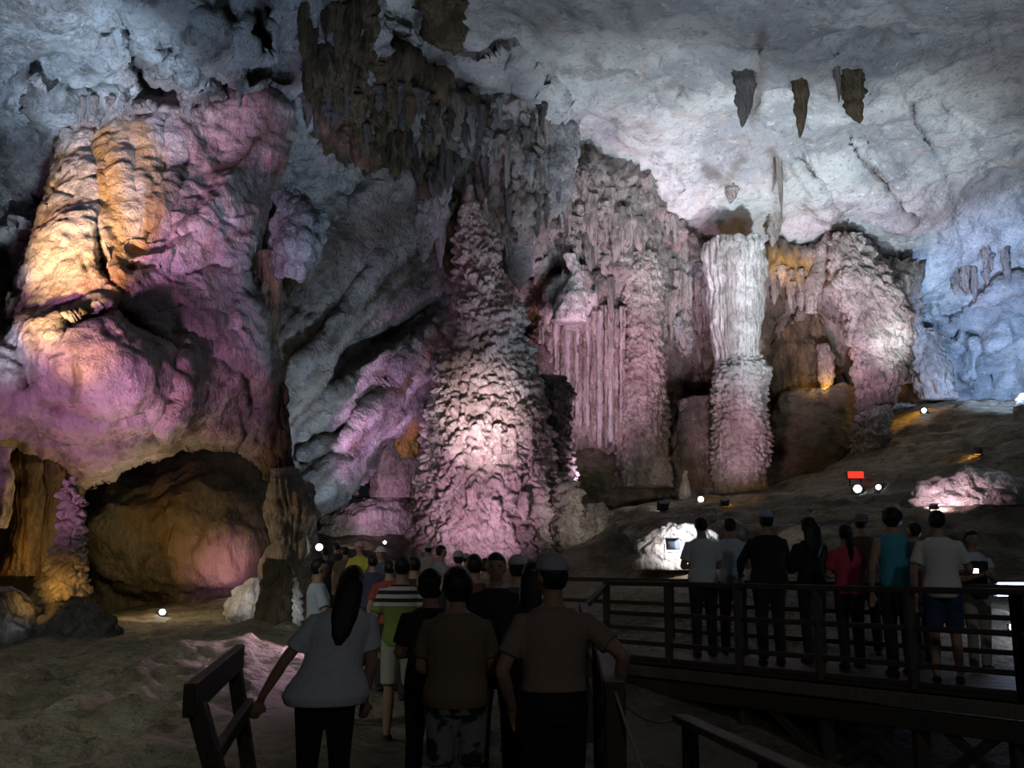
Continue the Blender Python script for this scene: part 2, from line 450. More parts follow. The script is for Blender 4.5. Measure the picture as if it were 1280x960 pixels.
def lathe(name, Y, prof, mat, parent=None, noise=(), flute=None, depth=1.0, px=2.2, seed=0, cap=True, tint=None, origin=None):
    """a turned rock whose outline is given row by row (v, left u, right u) at the distance Y"""
    prof = sorted(prof); pv = np.array([q[0] for q in prof], float)
    n = max(6, int((pv[-1] - pv[0]) / px)); v = np.linspace(pv[0], pv[-1], n)
    ul = np.interp(v, pv, [q[1] for q in prof]); ur = np.interp(v, pv, [q[2] for q in prof])
    k = max(1, n // 60); ker = np.ones(2 * k + 1) / (2 * k + 1)
    ul = np.convolve(np.pad(ul, k, 'edge'), ker, 'valid'); ur = np.convolve(np.pad(ur, k, 'edge'), ker, 'valid')
    A = Pn(ul, v, np.full(n, float(Y))); B = Pn(ur, v, np.full(n, float(Y)))
    c = (A + B) / 2; r = np.abs(B[:, 0] - A[:, 0]) / 2
    seg = int(np.clip(2 * math.pi * (ur - ul).max() / 2 / px, 10, 420))
    th = np.arange(seg) / seg * 2 * math.pi
    ct, st = np.cos(th), np.sin(th)
    p = np.zeros((n, seg, 3)); nn = np.zeros((n, seg, 3))
    p[..., 0] = c[:, None, 0] + r[:, None] * ct; p[..., 1] = c[:, None, 1] + r[:, None] * st * depth; p[..., 2] = c[:, None, 2]
    dr = np.gradient(r) / (np.gradient(c[:, 2]) + 1e-9)
    nn[..., 0] = ct; nn[..., 1] = st; nn[..., 2] = -np.clip(dr, -2, 2)[:, None]
    nn /= np.linalg.norm(nn, axis=-1, keepdims=True)
    if flute:                                      # (count, share of radius, waviness)
        cnt, amp, wav = flute
        ph = th[None] * cnt / (2 * math.pi)
        wob = perlin(np.stack([ph * 0.37 + seed, np.zeros_like(ph) + seed * 1.7, np.zeros_like(ph)], -1)) * 2
        wz = wav * perlin(np.stack([ph * 0.5 + 0 * c[:, 2:3], c[:, 2:3] * 0.7 + 0 * ph, np.full((n, seg), seed + 0.5)], -1))
        w = np.abs(np.sin(math.pi * (ph + wob + wz)))
        d = (np.sqrt(w) - 0.6) * amp * r[:, None]
        p = p + nn * d[..., None]
    fade = np.clip(r / (r.max() * 0.25 + 1e-6), 0.15, 1)[:, None, None]
    p = p + (displace(p + seed * 3.1, nn, noise) - (p + seed * 3.1)) * fade
    V = list(p.reshape(-1, 3)); idx = np.arange(n * seg).reshape(n, seg); j2 = np.roll(idx, -1, 1)
    f = np.stack([idx[:-1], j2[:-1], j2[1:], idx[1:]], -1).reshape(-1, 4)
    top = p[0].mean(0); bot = p[-1].mean(0); V = np.array(V + [top, bot]); a, b = n * seg, n * seg + 1
    ft = np.stack([np.full(seg, a), j2[0], idx[0], idx[0]], -1)[:, :3]; fb = np.stack([np.full(seg, b), idx[-1], j2[-1]], -1)
    tri = np.concatenate([f[:, [0, 1, 2]], f[:, [0, 2, 3]], ft, fb])[:, ::-1]
    org = np.array(origin if origin is not None else (0, 0, 0), float)
    me = mesh_np(name, V - org, tri, True)
    o = link(name, me, mat, parent)
    if parent is None: o.location = org
    return o
# ------------------------------------------------------------------ the ground (world heightfield)
def pz(u, v, Y): 
    p = P(u, v, Y); return (p.x, p.y, p.z)
GC = [(0, 1, 0), (-3, 2, 0), (3, 2, -0.3), (0, 6, 0), (-1, 10, 0), (0.0, 12, 0.08), (0.0, 15, 0.25), (-1.5, 18, 0.5), (-1.5, 24, 1.0), (-3, 29, 1.6),
      (-8, 3, 0.1), (-14, 5, 0.8), (14, 4, -0.4), (3, 6, -0.6), (3, 10, -0.6), (6, 9, -0.6), (9, 10, -0.2), (1.6, 15.5, 0.35),
      pz(100, 940, 8.2), pz(20, 850, 11.5), pz(150, 860, 10.5), pz(250, 850, 10.8), pz(330, 845, 11.0), pz(330, 900, 8.6), pz(250, 800, 14), pz(80, 815, 14.4), pz(10, 822, 14.0),
      pz(300, 775, 20), pz(200, 770, 21), pz(380, 790, 14), pz(-150, 800, 15), pz(-200, 900, 10), pz(150, 768, 26),
      pz(400, 688, 27), pz(450, 655, 33), pz(510, 650, 32), pz(440, 640, 36), pz(600, 705, 28), pz(700, 700, 26),
      pz(760, 692, 21), pz(860, 690, 19.5), pz(830, 655, 26), pz(860, 632, 31), pz(925, 626, 33), pz(1000, 640, 26), pz(780, 640, 31), pz(700, 660, 33),
      pz(790, 760, 15.5), pz(860, 755, 15.2), pz(1060, 700, 17), pz(1150, 690, 17), pz(1280, 800, 13.2), pz(1300, 735, 16), pz(1270, 640, 19), pz(1450, 620, 20),
      pz(1100, 600, 27), pz(1030, 612, 31), pz(1140, 530, 35), pz(1140, 515, 39), pz(1280, 520, 32), pz(1280, 512, 38), pz(1450, 500, 34), pz(1200, 580, 27), pz(1000, 600, 38)]
GZ = tps(GC)

def ground(x, y):
    x = np.asarray(x, float); y = np.asarray(y, float)
    z = GZ(x, y); q = np.stack([x, y, np.zeros_like(x)], -1)
    left = np.clip((-1.9 - x) / 1.2, 0, 1); right = np.clip((x - 2.2) / 2, 0, 1) * np.clip((y - 13) / 3, 0, 1)
    far = np.clip((y - 15) / 4, 0, 1); rough = np.maximum(np.maximum(left, right), far)
    z = z + rough * (0.20 * ridged(q / 1.9 + 3, 4) + 0.10 * fbm(q / 0.8, 4)) + left * np.clip((15 - y) / 4, 0, 1) * (0.16 * ridged(q / 0.9 + 8, 4) + 0.05 * fbm(q / 0.25, 3))
    # worn ledges of flowstone on the right slope
    slope = np.clip((x - 0.5) / 2, 0, 1) * np.clip((y - 15) / 3, 0, 1)
    t = z * 2.2 + 0.55 * fbm(q / 3.1 + 7, 3); fr = t - np.floor(t)
    z = z + slope * 0.20 * (np.clip(fr * 3.0, 0, 1) - fr)
    return z

yy = np.concatenate([np.arange(0.6, 12, 0.075), np.arange(12, 22, 0.11), np.arange(22, 46, 0.17)])
ss = np.linspace(-0.98, 0.98, 420)
Yg = np.repeat(yy[:, None], len(ss), 1); Xg = ss[None] * (Yg * 0.82 + 3.5)
Zg = ground(Xg, Yg)
gv = np.stack([Xg, Yg, Zg], -1)
H_, W_ = Yg.shape; idx = np.arange(H_ * W_).reshape(H_, W_)
gf = np.stack([idx[:-1, :-1], idx[:-1, 1:], idx[1:, 1:], idx[1:, :-1]], -1).reshape(-1, 4)
fl = link('floor', mesh_np('floor', gv.reshape(-1, 3), gf), M['earth']); tag(fl, 'uneven sandy cave floor rising to flowstone ledges on the right', kind='structure')

def gz(x, y): return float(ground(np.array([x]), np.array([y]))[0])

# ------------------------------------------------------------------ ceiling
CDIR = P(1280, -20, 21) - P(650, 130, 30); CDIR2 = P(1150, 290, 37) - P(1000, 60, 25); SDIR = P(400, 600, 26.3) - P(560, 380, 30.2)
ceil_r = rock_patch('ceiling', [(430, -320), (1640, -320), (1640, 345), (1290, 330), (1200, 372), (1140, 375), (1080, 345), (1030, 335), (890, 345), (850, 310), (780, 250), (700, 200), (640, 120), (590, 110), (560, 130), (450, 130), (430, 60)],
    [(640, 60, 28), (720, 160, 31.5), (860, 270, 34), (900, 295, 34.9), (1030, 295, 36.2), (1140, 345, 37.6), (1280, 290, 37), (1500, 280, 36), (900, 150, 30.5), (1050, 190, 31.5), (1280, 150, 30),
     (900, 0, 23), (1280, 0, 21), (1100, 90, 26), (560, 0, 24.5), (480, 60, 25.5), (700, 0, 24), (640, -300, 15), (1280, -300, 13), (1600, 0, 19), (1600, -300, 12), (430, -300, 15), (1030, 340, 38.5), (860, 310, 36.5), (700, 195, 33), (560, 120, 29)],
    M['ceil'], 3.2, (10, 0.5), noise=[('fbm', 5.0, 0.6), ('ridge', 1.7, 0.20, 3.0, CDIR), ('ridge', 0.6, 0.07, 4.0, CDIR), ('fbm', 0.4, 0.05), ('crack', 2.6, 0.10, 2.0, CDIR2)],
    strokes=[('groove', [(1085, 190), (1110, 225), (1135, 255)], 3, 0.35), ('groove', [(1060, 150), (1075, 185), (1090, 215), (1140, 275)], 3, 0.3), ('groove', [(1000, 180), (1030, 235), (1060, 270)], 3, 0.3),
             ('ledge', [(980, 185), (1030, 240), (1060, 262)], 14, 0.35), ('ledge', [(1075, 195), (1110, 245), (1150, 285)], 14, 0.3), ('ledge', [(1130, 120), (1160, 180), (1180, 220)], 22, 0.4),
             ('groove', [(760, 190), (830, 215), (850, 245)], 8, 0.2), ('groove', [(955, 40), (950, 90), (938, 150)], 5, 0.35),
             ('groove', [(815, 70), (850, 90), (860, 110)], 12, 0.6), ('ledge', [(560, 60), (600, 75), (640, 55), (690, 118), (722, 160)], 16, 0.9), ('ledge', [(460, 20), (520, 40), (560, 110)], 30, 0.7),
             ('groove', [(1010, 60), (1120, 40), (1280, 10)], 16, 0.6), ('groove', [(1080, 110), (1180, 60), (1290, 40)], 14, 0.5)],
    stains=[([(955, 20), (950, 60), (955, 90), (940, 150)], 9, 0, 0.55), ([(885, 218), (912, 238), (930, 205)], 8, 0, 0.5), ([(830, 100), (860, 110)], 6, 0, 0.4), ([(965, 190), (972, 270)], 7, 0, 0.4), ([(1000, 195), (1050, 262)], 3, 0, 0.5), ([(1080, 200), (1140, 280)], 3, 0, 0.5), ([(800, 260), (880, 300), (1030, 292)], 10, 2, 0.5), ([(740, 180), (870, 270)], 12, 2, 0.5)])
tag(ceil_r, 'pale smooth cave ceiling sloping down to the back wall', kind='structure')

ceil_l = rock_patch('ceiling_left', [(-320, -320), (470, -320), (490, 60), (470, 160), (400, 190), (340, 170), (100, 200), (60, 330), (30, 420), (-320, 430)],
    [(0, 0, 17), (90, 90, 20), (200, 60, 19.5), (330, 110, 21.5), (420, 0, 21), (430, 120, 24), (0, 150, 21), (20, 290, 22), (100, 150, 22), (-300, 0, 15), (-300, 300, 19), (0, -300, 12), (420, -300, 14), (220, 150, 22.5), (0, 400, 24), (430, 180, 26)],
    M['grey'], 3.0, (10, 0.5), noise=[('fbm', 3.0, 0.5), ('ridge', 1.3, 0.2, 2.5, CDIR), ('ridge', 0.5, 0.08), ('fbm', 0.25, 0.05), ('crack', 1.6, 0.10)],
    strokes=[('dome', 215, 45, 70, 60, .9), ('dome', 290, 70, 70, 55, .8), ('dome', 220, 110, 60, 30, .7), ('groove', [(160, 15), (165, 70), (190, 110), (235, 120)], 9, 1.5), ('groove', [(190, 50), (235, 75), (300, 120)], 8, 1.6),
             ('groove', [(165, 60), (180, 110), (200, 140)], 9, 1.2), ('ledge', [(30, 80), (60, 110), (100, 130), (165, 115)], 40, 1.2), ('groove', [(30, 100), (45, 150), (70, 190)], 9, 1.3), ('groove', [(0, 200), (30, 240), (55, 260)], 10, 1.0),
             ('ledge', [(0, 285), (20, 275), (50, 278)], 20, 0.8), ('groove', [(300, 90), (340, 85), (370, 95)], 10, 1.4), ('groove', [(330, 0), (325, 40), (335, 70)], 9, 1.4), ('groove', [(90, 20), (130, 40), (150, 30)], 5, 0.4)],
    stains=[([(330, 0), (325, 60)], 12, 0, 0.7), ([(170, 70), (235, 115), (290, 110)], 10, 0, 0.5), ([(35, 95), (60, 150), (70, 190)], 12, 0, 0.6), ([(60, 100), (120, 110), (160, 115)], 16, 2, 0.6), ([(300, 95), (370, 100)], 8, 0, 0.7), ([(0, 290), (50, 285)], 10, 2, 0.7)])
tag(ceil_l, 'broken grey ceiling rock above the left wall', kind='structure')

# ------------------------------------------------------------------ back wall and the blue far wall
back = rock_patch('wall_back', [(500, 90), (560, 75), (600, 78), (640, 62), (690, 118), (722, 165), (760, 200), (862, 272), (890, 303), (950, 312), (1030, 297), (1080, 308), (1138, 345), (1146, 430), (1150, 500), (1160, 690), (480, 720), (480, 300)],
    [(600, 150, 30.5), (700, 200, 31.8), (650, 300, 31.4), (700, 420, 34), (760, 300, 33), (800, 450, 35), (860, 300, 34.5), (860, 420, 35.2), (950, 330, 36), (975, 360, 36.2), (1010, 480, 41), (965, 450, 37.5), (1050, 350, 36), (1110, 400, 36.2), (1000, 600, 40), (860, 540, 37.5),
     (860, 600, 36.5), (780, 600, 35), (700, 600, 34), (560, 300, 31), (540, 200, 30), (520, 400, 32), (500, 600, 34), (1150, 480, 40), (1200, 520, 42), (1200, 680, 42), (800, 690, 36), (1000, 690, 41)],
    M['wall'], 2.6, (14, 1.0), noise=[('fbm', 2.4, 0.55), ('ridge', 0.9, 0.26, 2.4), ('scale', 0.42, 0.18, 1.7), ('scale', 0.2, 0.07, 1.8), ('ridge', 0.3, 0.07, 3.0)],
    strokes=[('dome', 640, 190, 60, 120, 1.2), ('ledge', [(700, 260), (715, 300), (725, 345), (690, 405)], 20, 0.9), ('dome', 715, 375, 34, 36, 1.3), ('dome', 660, 265, 30, 50, 1.2), ('groove', [(640, 330), (655, 380), (650, 430)], 12, 1.5), ('groove', [(690, 410), (712, 412)], 6, 1.6),
             ('groove', [(965, 380), (960, 450), (965, 520)], 10, 1.0), ('ledge', [(960, 500), (1000, 385), (1030, 420), (1040, 500)], 10, 0.3), ('groove', [(870, 470), (850, 540), (870, 610)], 18, 1.6), ('dome', 985, 340, 40, 40, 0.8), ('dome', 760, 240, 50, 60, 0.7)],
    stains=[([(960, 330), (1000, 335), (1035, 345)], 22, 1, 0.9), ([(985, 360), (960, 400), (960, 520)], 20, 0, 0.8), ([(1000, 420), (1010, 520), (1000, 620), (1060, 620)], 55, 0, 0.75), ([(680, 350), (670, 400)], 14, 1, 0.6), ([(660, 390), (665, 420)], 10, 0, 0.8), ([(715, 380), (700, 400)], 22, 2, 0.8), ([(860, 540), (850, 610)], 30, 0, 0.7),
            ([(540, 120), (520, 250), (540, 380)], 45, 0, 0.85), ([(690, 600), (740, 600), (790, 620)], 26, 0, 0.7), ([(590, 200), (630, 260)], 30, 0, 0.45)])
tag(back, 'encrusted back wall of the cave with hanging draperies', kind='structure')

far = rock_patch('wall_right', [(1090, 330), (1200, 310), (1290, 275), (1640, 240), (1640, 600), (1090, 600)],
    [(1140, 380, 40), (1200, 350, 38.4), (1230, 420, 39.4), (1280, 300, 37.4), (1280, 420, 38.4), (1200, 500, 41), (1280, 510, 39), (1500, 400, 36), (1600, 560, 36), (1120, 560, 43), (1600, 260, 35.5)],
    M['ceil'], 3.0, (6, 0.3), noise=[('fbm', 3.5, 0.6), ('ridge', 1.4, 0.15), ('fbm', 0.4, 0.05), ('crack', 3.5, 0.15)],
    strokes=[('groove', [(1185, 400), (1225, 425), (1222, 490)], 4, 0.8), ('ledge', [(1290, 415), (1240, 435), (1225, 450), (1215, 500)], 30, 0.9), ('ledge', [(1150, 355), (1185, 410), (1240, 360), (1290, 340)], 20, 0.5)],
    stains=[([(1190, 360), (1215, 355)], 12, 0, 0.5), ([(1180, 350), (1270, 320)], 8, 0, 0.35)])
tag(far, 'smooth bluish rock wall at the far right', kind='structure')

# ------------------------------------------------------------------ dark hanging mass over the middle
mass = rock_patch('ceiling_hanging_rock', [(345, 60), (370, -120), (465, -120), (462, 50), (500, 85), (540, 108), (562, 122), (600, 140), (625, 190), (605, 250), (585, 320), (560, 345), (545, 325), (532, 260), (470, 205), (440, 195), (410, 175), (380, 165), (358, 120)],
    [(400, 0, 22), (430, 100, 23.5), (390, 150, 24), (460, 150, 25.4), (520, 170, 27.4), (560, 180, 28.8), (600, 200, 30.0), (560, 320, 29.6), (370, 80, 22.5), (460, -100, 19)],
    M['brown'], 2.6, (18, 1.4), noise=[('fbm', 1.6, 0.5), ('ridge', 0.8, 0.36, 3.2), ('scale', 0.35, 0.2, 2.6), ('ridge', 0.2, 0.08, 3.0)],
    strokes=[('dome', 430, 40, 40, 60, 0.8), ('dome', 500, 150, 40, 40, 0.8), ('dome', 560, 170, 40, 50, 1.0)],
    stains=[([(560, 150), (580, 230)], 30, 2, 0.25)])
tag(mass, 'dark brown rock mass hanging from the ceiling above the middle', kind='structure')
mass2 = rock_patch('ceiling_hanging_ledge', [(520, -60), (590, -60), (580, 40), (572, 70), (555, 62), (528, 45)], [(540, 0, 23.5), (575, 0, 23.6), (560, 60, 24.6), (550, -50, 21.5)], M['brown'], 2.6, (14, 0.9),
    noise=[('fbm', 1.2, 0.35), ('ridge', 0.5, 0.2, 3.0)]); tag(mass2, 'brown ragged rock hanging at the top of the ceiling', kind='structure')

# ------------------------------------------------------------------ the leaning middle slab
_r = random.Random(21); SLAB_STREAKS = []
for k in range(34):                                # slanting mineral streaks down the slab
    t_ = _r.uniform(0, 1); s_ = _r.uniform(-.1, .8); cu = 360 + 200 * s_ + 90 * t_; cv = 560 - 270 * s_ + 120 * t_ - 60; L_ = _r.uniform(25, 75)
    SLAB_STREAKS.append(([(cu + L_ * .62, cv - L_ * .72), (cu, cv), (cu - L_ * .5, cv + L_ * .62)], _r.uniform(3, 8), 0 if _r.random() < .72 else 2, _r.uniform(.35, .8)))
slab = rock_patch('wall_middle', [(350, 120), (440, 130), (480, 170), (540, 250), (580, 330), (585, 430), (545, 530), (522, 545), (482, 556), (464, 588), (432, 626), (400, 652), (372, 640), (345, 590), (330, 400), (345, 250)],
    [(400, 180, 25.5), (460, 200, 26.5), (500, 260, 28), (560, 340, 30.2), (560, 420, 30.2), (480, 400, 28.3), (480, 480, 28.6), (420, 330, 26.8), (390, 480, 26.5), (400, 600, 26.3), (520, 570, 30.4), (460, 600, 28.5), (350, 300, 26.5), (350, 560, 26.5)],
    M['grey'], 2.4, (14, 1.4), noise=[('fbm', 3.0, 0.35), ('ridge', 1.1, 0.22, 4.0, SDIR), ('ridge', 0.42, 0.09, 3.0, SDIR), ('fbm', 0.25, 0.04)],
    strokes=[('ledge', [(400, 500), (470, 445), (560, 375)], 26, 0.8), ('ledge', [(420, 560), (470, 490), (545, 400)], 22, 0.6), ('ledge', [(500, 500), (545, 400), (565, 390)], 14, 0.4), ('ledge', [(355, 480), (420, 400), (480, 300)], 30, 0.5),
             ('groove', [(410, 470), (480, 420), (555, 372)], 9, 0.9), ('groove', [(440, 505), (500, 470)], 8, 0.5), ('groove', [(370, 560), (400, 540), (440, 530)], 6, 0.5), ('groove', [(370, 590), (420, 560)], 6, 0.5), ('groove', [(480, 430), (545, 400)], 10, 0.8), ('groove', [(420, 250), (470, 210)], 10, 0.8), ('groove', [(365, 540), (375, 600)], 10, 0.6)],
    stains=SLAB_STREAKS + [([(420, 480), (480, 430), (550, 380)], 10, 0, 0.6), ([(445, 505), (500, 475)], 9, 0, 0.6), ([(480, 435), (540, 400)], 10, 0, 0.5), ([(380, 350), (420, 300), (520, 260)], 30, 0, 0.45), ([(510, 530), (515, 560)], 9, 1, 0.9)])
tag(slab, 'grey leaning rock slab with slanting streaks behind the pillar', kind='structure')

# ------------------------------------------------------------------ left wall bulge and alcove
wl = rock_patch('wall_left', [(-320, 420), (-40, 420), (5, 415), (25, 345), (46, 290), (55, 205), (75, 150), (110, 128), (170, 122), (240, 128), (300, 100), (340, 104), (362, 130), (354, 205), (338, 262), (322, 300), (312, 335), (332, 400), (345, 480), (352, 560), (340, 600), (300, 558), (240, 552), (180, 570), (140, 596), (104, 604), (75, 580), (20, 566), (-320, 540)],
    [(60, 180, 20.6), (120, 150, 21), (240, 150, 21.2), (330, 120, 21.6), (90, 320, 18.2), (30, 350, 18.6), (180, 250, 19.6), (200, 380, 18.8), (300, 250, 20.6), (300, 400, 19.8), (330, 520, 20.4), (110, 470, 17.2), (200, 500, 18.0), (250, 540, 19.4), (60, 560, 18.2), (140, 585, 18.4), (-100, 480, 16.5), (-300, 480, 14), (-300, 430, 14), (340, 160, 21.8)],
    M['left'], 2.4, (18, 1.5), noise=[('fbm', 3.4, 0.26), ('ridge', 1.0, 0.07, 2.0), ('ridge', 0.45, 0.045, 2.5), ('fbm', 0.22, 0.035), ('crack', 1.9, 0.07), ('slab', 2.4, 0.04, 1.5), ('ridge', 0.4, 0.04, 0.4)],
    strokes=[('dome', 105, 468, 130, 80, 0.5), ('ledge', [(5, 405), (70, 398), (110, 392), (150, 372)], 70, 0.55), ('groove', [(70, 412), (105, 402), (142, 386)], 8, 1.1), ('groove', [(142, 374), (165, 400), (185, 420), (222, 438)], 5, 0.8), ('groove', [(222, 440), (217, 462), (212, 500), (188, 542)], 6, 0.6),
             ('ledge', [(188, 542), (214, 500), (222, 440)], 26, 0.4), ('groove', [(140, 190), (135, 250), (122, 270), (124, 310), (140, 370)], 3, 0.7), ('groove', [(160, 335), (175, 332), (197, 336)], 3, 0.4), ('groove', [(192, 392), (225, 386)], 3, 0.4), ('groove', [(225, 220), (215, 260), (180, 300)], 3, 0.4), ('groove', [(240, 190), (210, 290)], 3, 0.35), ('groove', [(160, 312), (200, 305), (250, 285)], 4, 0.5),
             ('ledge', [(160, 315), (210, 300), (255, 270), (300, 200)], 26, 0.4), ('ledge', [(250, 270), (270, 220), (320, 170)], 20, 0.3), ('groove', [(60, 235), (75, 245), (95, 250)], 3, 0.3), ('groove', [(120, 170), (122, 260)], 7, 0.3), ('groove', [(165, 150), (170, 250)], 6, 0.25), ('groove', [(205, 150), (205, 240)], 6, 0.25), ('groove', [(70, 170), (66, 260), (50, 330)], 5, 0.25),
             ('groove', [(230, 342), (260, 334), (290, 335)], 3, 0.3), ('groove', [(205, 420), (260, 428), (300, 410)], 5, 0.3), ('groove', [(20, 420), (30, 470), (45, 490)], 9, 0.5), ('groove', [(60, 505), (120, 520), (190, 510)], 8, 0.4), ('groove', [(250, 440), (300, 470), (320, 520)], 6, 0.3)],
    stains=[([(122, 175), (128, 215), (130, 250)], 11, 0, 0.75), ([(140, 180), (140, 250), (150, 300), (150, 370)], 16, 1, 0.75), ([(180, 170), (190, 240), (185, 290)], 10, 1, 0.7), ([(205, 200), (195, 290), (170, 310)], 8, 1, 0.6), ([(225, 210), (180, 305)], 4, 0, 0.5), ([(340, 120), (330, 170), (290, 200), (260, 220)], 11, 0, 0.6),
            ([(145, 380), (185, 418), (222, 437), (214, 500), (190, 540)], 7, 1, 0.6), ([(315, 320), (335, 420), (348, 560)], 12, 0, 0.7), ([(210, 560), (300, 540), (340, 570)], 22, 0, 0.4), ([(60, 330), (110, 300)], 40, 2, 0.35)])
tag(wl, 'bulging left cave wall hanging over a dark alcove', kind='structure')

alc = rock_patch('wall_alcove', [(-320, 520), (330, 520), (350, 600), (350, 700), (345, 830), (-320, 830)],
    [(0, 600, 20.5), (60, 640, 20.5), (130, 650, 23), (220, 580, 25), (220, 650, 23.6), (220, 740, 23.2), (300, 620, 23.5), (340, 700, 23), (120, 760, 23), (0, 760, 20), (-300, 700, 16), (400, 700, 24), (400, 540, 27), (200, 525, 28), (0, 540, 23)],
    M['alcove'], 3.0, (6, 0.3), noise=[('fbm', 2.0, 0.4), ('ridge', 0.8, 0.14, 3.5), ('fbm', 0.3, 0.04)],
    strokes=[('dome', 225, 660, 110, 105, 1.8), ('groove', [(110, 600), (105, 680), (115, 760)], 12, 1.0)],
    stains=[([(200, 640), (250, 700), (290, 700)], 45, 1, 0.5)])
tag(alc, 'dark brown rounded rock at the back of the left alcove', kind='structure')
# ------------------------------------------------------------------ dripstone formations
bpy.context.view_layer.update()
DG = bpy.context.evaluated_depsgraph_get()
def refresh():
    global DG
    bpy.context.view_layer.update(); DG = bpy.context.evaluated_depsgraph_get()
def hitY(u, v, default=30.0):
    o = Vector((0, 0, CAM_Z)); d = (P(u, v, 10) - o).normalized()
    ok, loc, *_ = S.ray_cast(DG, o, d)
    return loc.y if ok else default

def formation(name, Y, prof, mat, label, cat, base_row=None, group=None, **kw):
    pr = sorted(prof); q = pr[-1] if base_row is None else base_row
    v0, a, b = q; org = P((a + b) / 2, v0, Y)
    o = lathe(name, Y, prof, mat, origin=org, **kw)
    return tag(o, label, cat, group)

SCALY = [('fbm', 1.5, 0.26), ('scale', 0.60, 0.13, 1.1), ('scale', 0.27, 0.115, 0.95), ('fbm', 0.12, 0.03)]
SCALY2 = [('fbm', 1.0, 0.14), ('scale', 0.26, 0.12, 0.8), ('fbm', 0.1, 0.02)]
# the great stalagmite
g_prof = [(232, 583, 591), (255, 580, 594), (270, 577, 608), (300, 573, 618), (340, 569, 628), (380, 567, 640), (400, 566, 650), (430, 560, 656), (470, 549, 664), (500, 541, 672), (540, 534, 680), (580, 529, 688), (620, 521, 698), (660, 514, 708), (700, 509, 715), (745, 503, 720)]
gs = formation('great_stalagmite', 28, g_prof, M['flow'], 'tall cone-shaped stalagmite covered in lapping scales rising behind the crowd', 'stalagmite', noise=SCALY, px=1.7, depth=1.0, seed=1)
sp_ = lathe('spire', 28.2, [(247, 606, 608), (262, 603, 610), (285, 600, 613)], M['flow'], parent=gs, noise=[('scale', 0.15, 0.03)], px=1.6); sp_.location = -gs.location
for k, (u, v0, v1, w) in enumerate([(578, 520, 560, 9), (600, 525, 575, 10), (622, 530, 590, 10), (640, 535, 600, 11), (660, 520, 600, 11), (612, 560, 600, 8), (560, 540, 570, 8), (648, 505, 545, 9), (590, 610, 640, 12), (620, 625, 655, 12), (655, 615, 650, 12)]):
    dY = 28 - 1.02 * (np.interp((v0 + v1) / 2, [q[0] for q in g_prof], [(q[2] - q[1]) / 2 for q in g_prof]) ** 2 - (u - np.interp(v1, [q[0] for q in g_prof], [(q[2] + q[1]) / 2 for q in g_prof])) ** 2) ** 0.5 / FPX * 28 - 0.05
    d_ = lathe('drip_ridge', dY, [(v0, u - w * .5, u + w * .5), ((v0 + v1) / 2, u - w * .6, u + w * .6), (v1 - 4, u - w * .4, u + w * .4), (v1, u - 1, u + 1)], M['flow'], parent=gs, noise=[('scale', 0.16, 0.04)], px=2, seed=k); d_.location = -gs.location

formation('knobbly_stalagmite', 28.6, [(470, 672, 704), (490, 668, 714), (520, 672, 714), (560, 676, 712), (600, 680, 722), (650, 690, 726), (720, 684, 730)], M['dark'], 'dark knobbly stalagmite pressed against the right side of the tall cone', 'stalagmite', noise=SCALY2, px=2, seed=2)
formation('lit_stalagmite', 26.8, [(596, 702, 712), (610, 696, 724), (640, 692, 729), (670, 691, 727), (700, 689, 720), (730, 686, 724)], M['flow'], 'short bright scaly stalagmite at the right foot of the tall cone', 'stalagmite', noise=SCALY2, px=1.8, seed=3)
formation('rounded_mound', 27.6, [(628, 735, 752), (640, 724, 764), (660, 716, 768), (690, 705, 770)], M['flow'], 'rounded pink mound of flowstone right of the tall cone', 'mound', noise=SCALY2, px=2, seed=31)

# fluted column
c1 = formation('scaly_column', 33.6, [(318, 786, 818), (345, 776, 826), (380, 778, 828), (430, 780, 829), (490, 778, 833), (530, 774, 836), (570, 772, 834), (610, 764, 842)], M['flow'], 'slender scaly column between the organ-pipe curtain and the white column', 'column', noise=[('fbm', 1, 0.1), ('scale', 0.3, 0.09, 0.8), ('fbm', .1, .02)], flute=(14, 0.10, 0.5), px=2, seed=4)
# white column: fluted drapery above, scaled trunk below
wc = thing('white_column', 'thick white column, fluted above and scaly below, lit from its foot', 'column', P(922, 628, 33))
def child(o, root): o.location = -root.location; return o
child(lathe('fluted_drapery', 33, [(303, 884, 950), (312, 880, 954), (340, 884, 954), (400, 890, 951), (440, 894, 948), (462, 898, 944)], M['white'], parent=wc, noise=[('fbm', 0.9, 0.10), ('scale', 0.4, 0.05, 2.0)], flute=(26, 0.16, 0.35), px=1.7, seed=5), wc)
child(lathe('scaly_trunk', 33, [(448, 897, 946), (465, 892, 957), (500, 889, 959), (540, 891, 958), (580, 890, 957), (610, 896, 956), (632, 898, 958)], M['white'], parent=wc, noise=[('fbm', 1, 0.16), ('scale', 0.30, 0.11, 0.6), ('fbm', .1, .02)], px=1.8, seed=6), wc)
child(lathe('foot_boss', 32.5, [(588, 935, 950), (600, 932, 958), (615, 932, 960), (632, 930, 962)], M['flow'], parent=wc, noise=[('scale', 0.16, 0.06)], px=2, seed=7), wc)

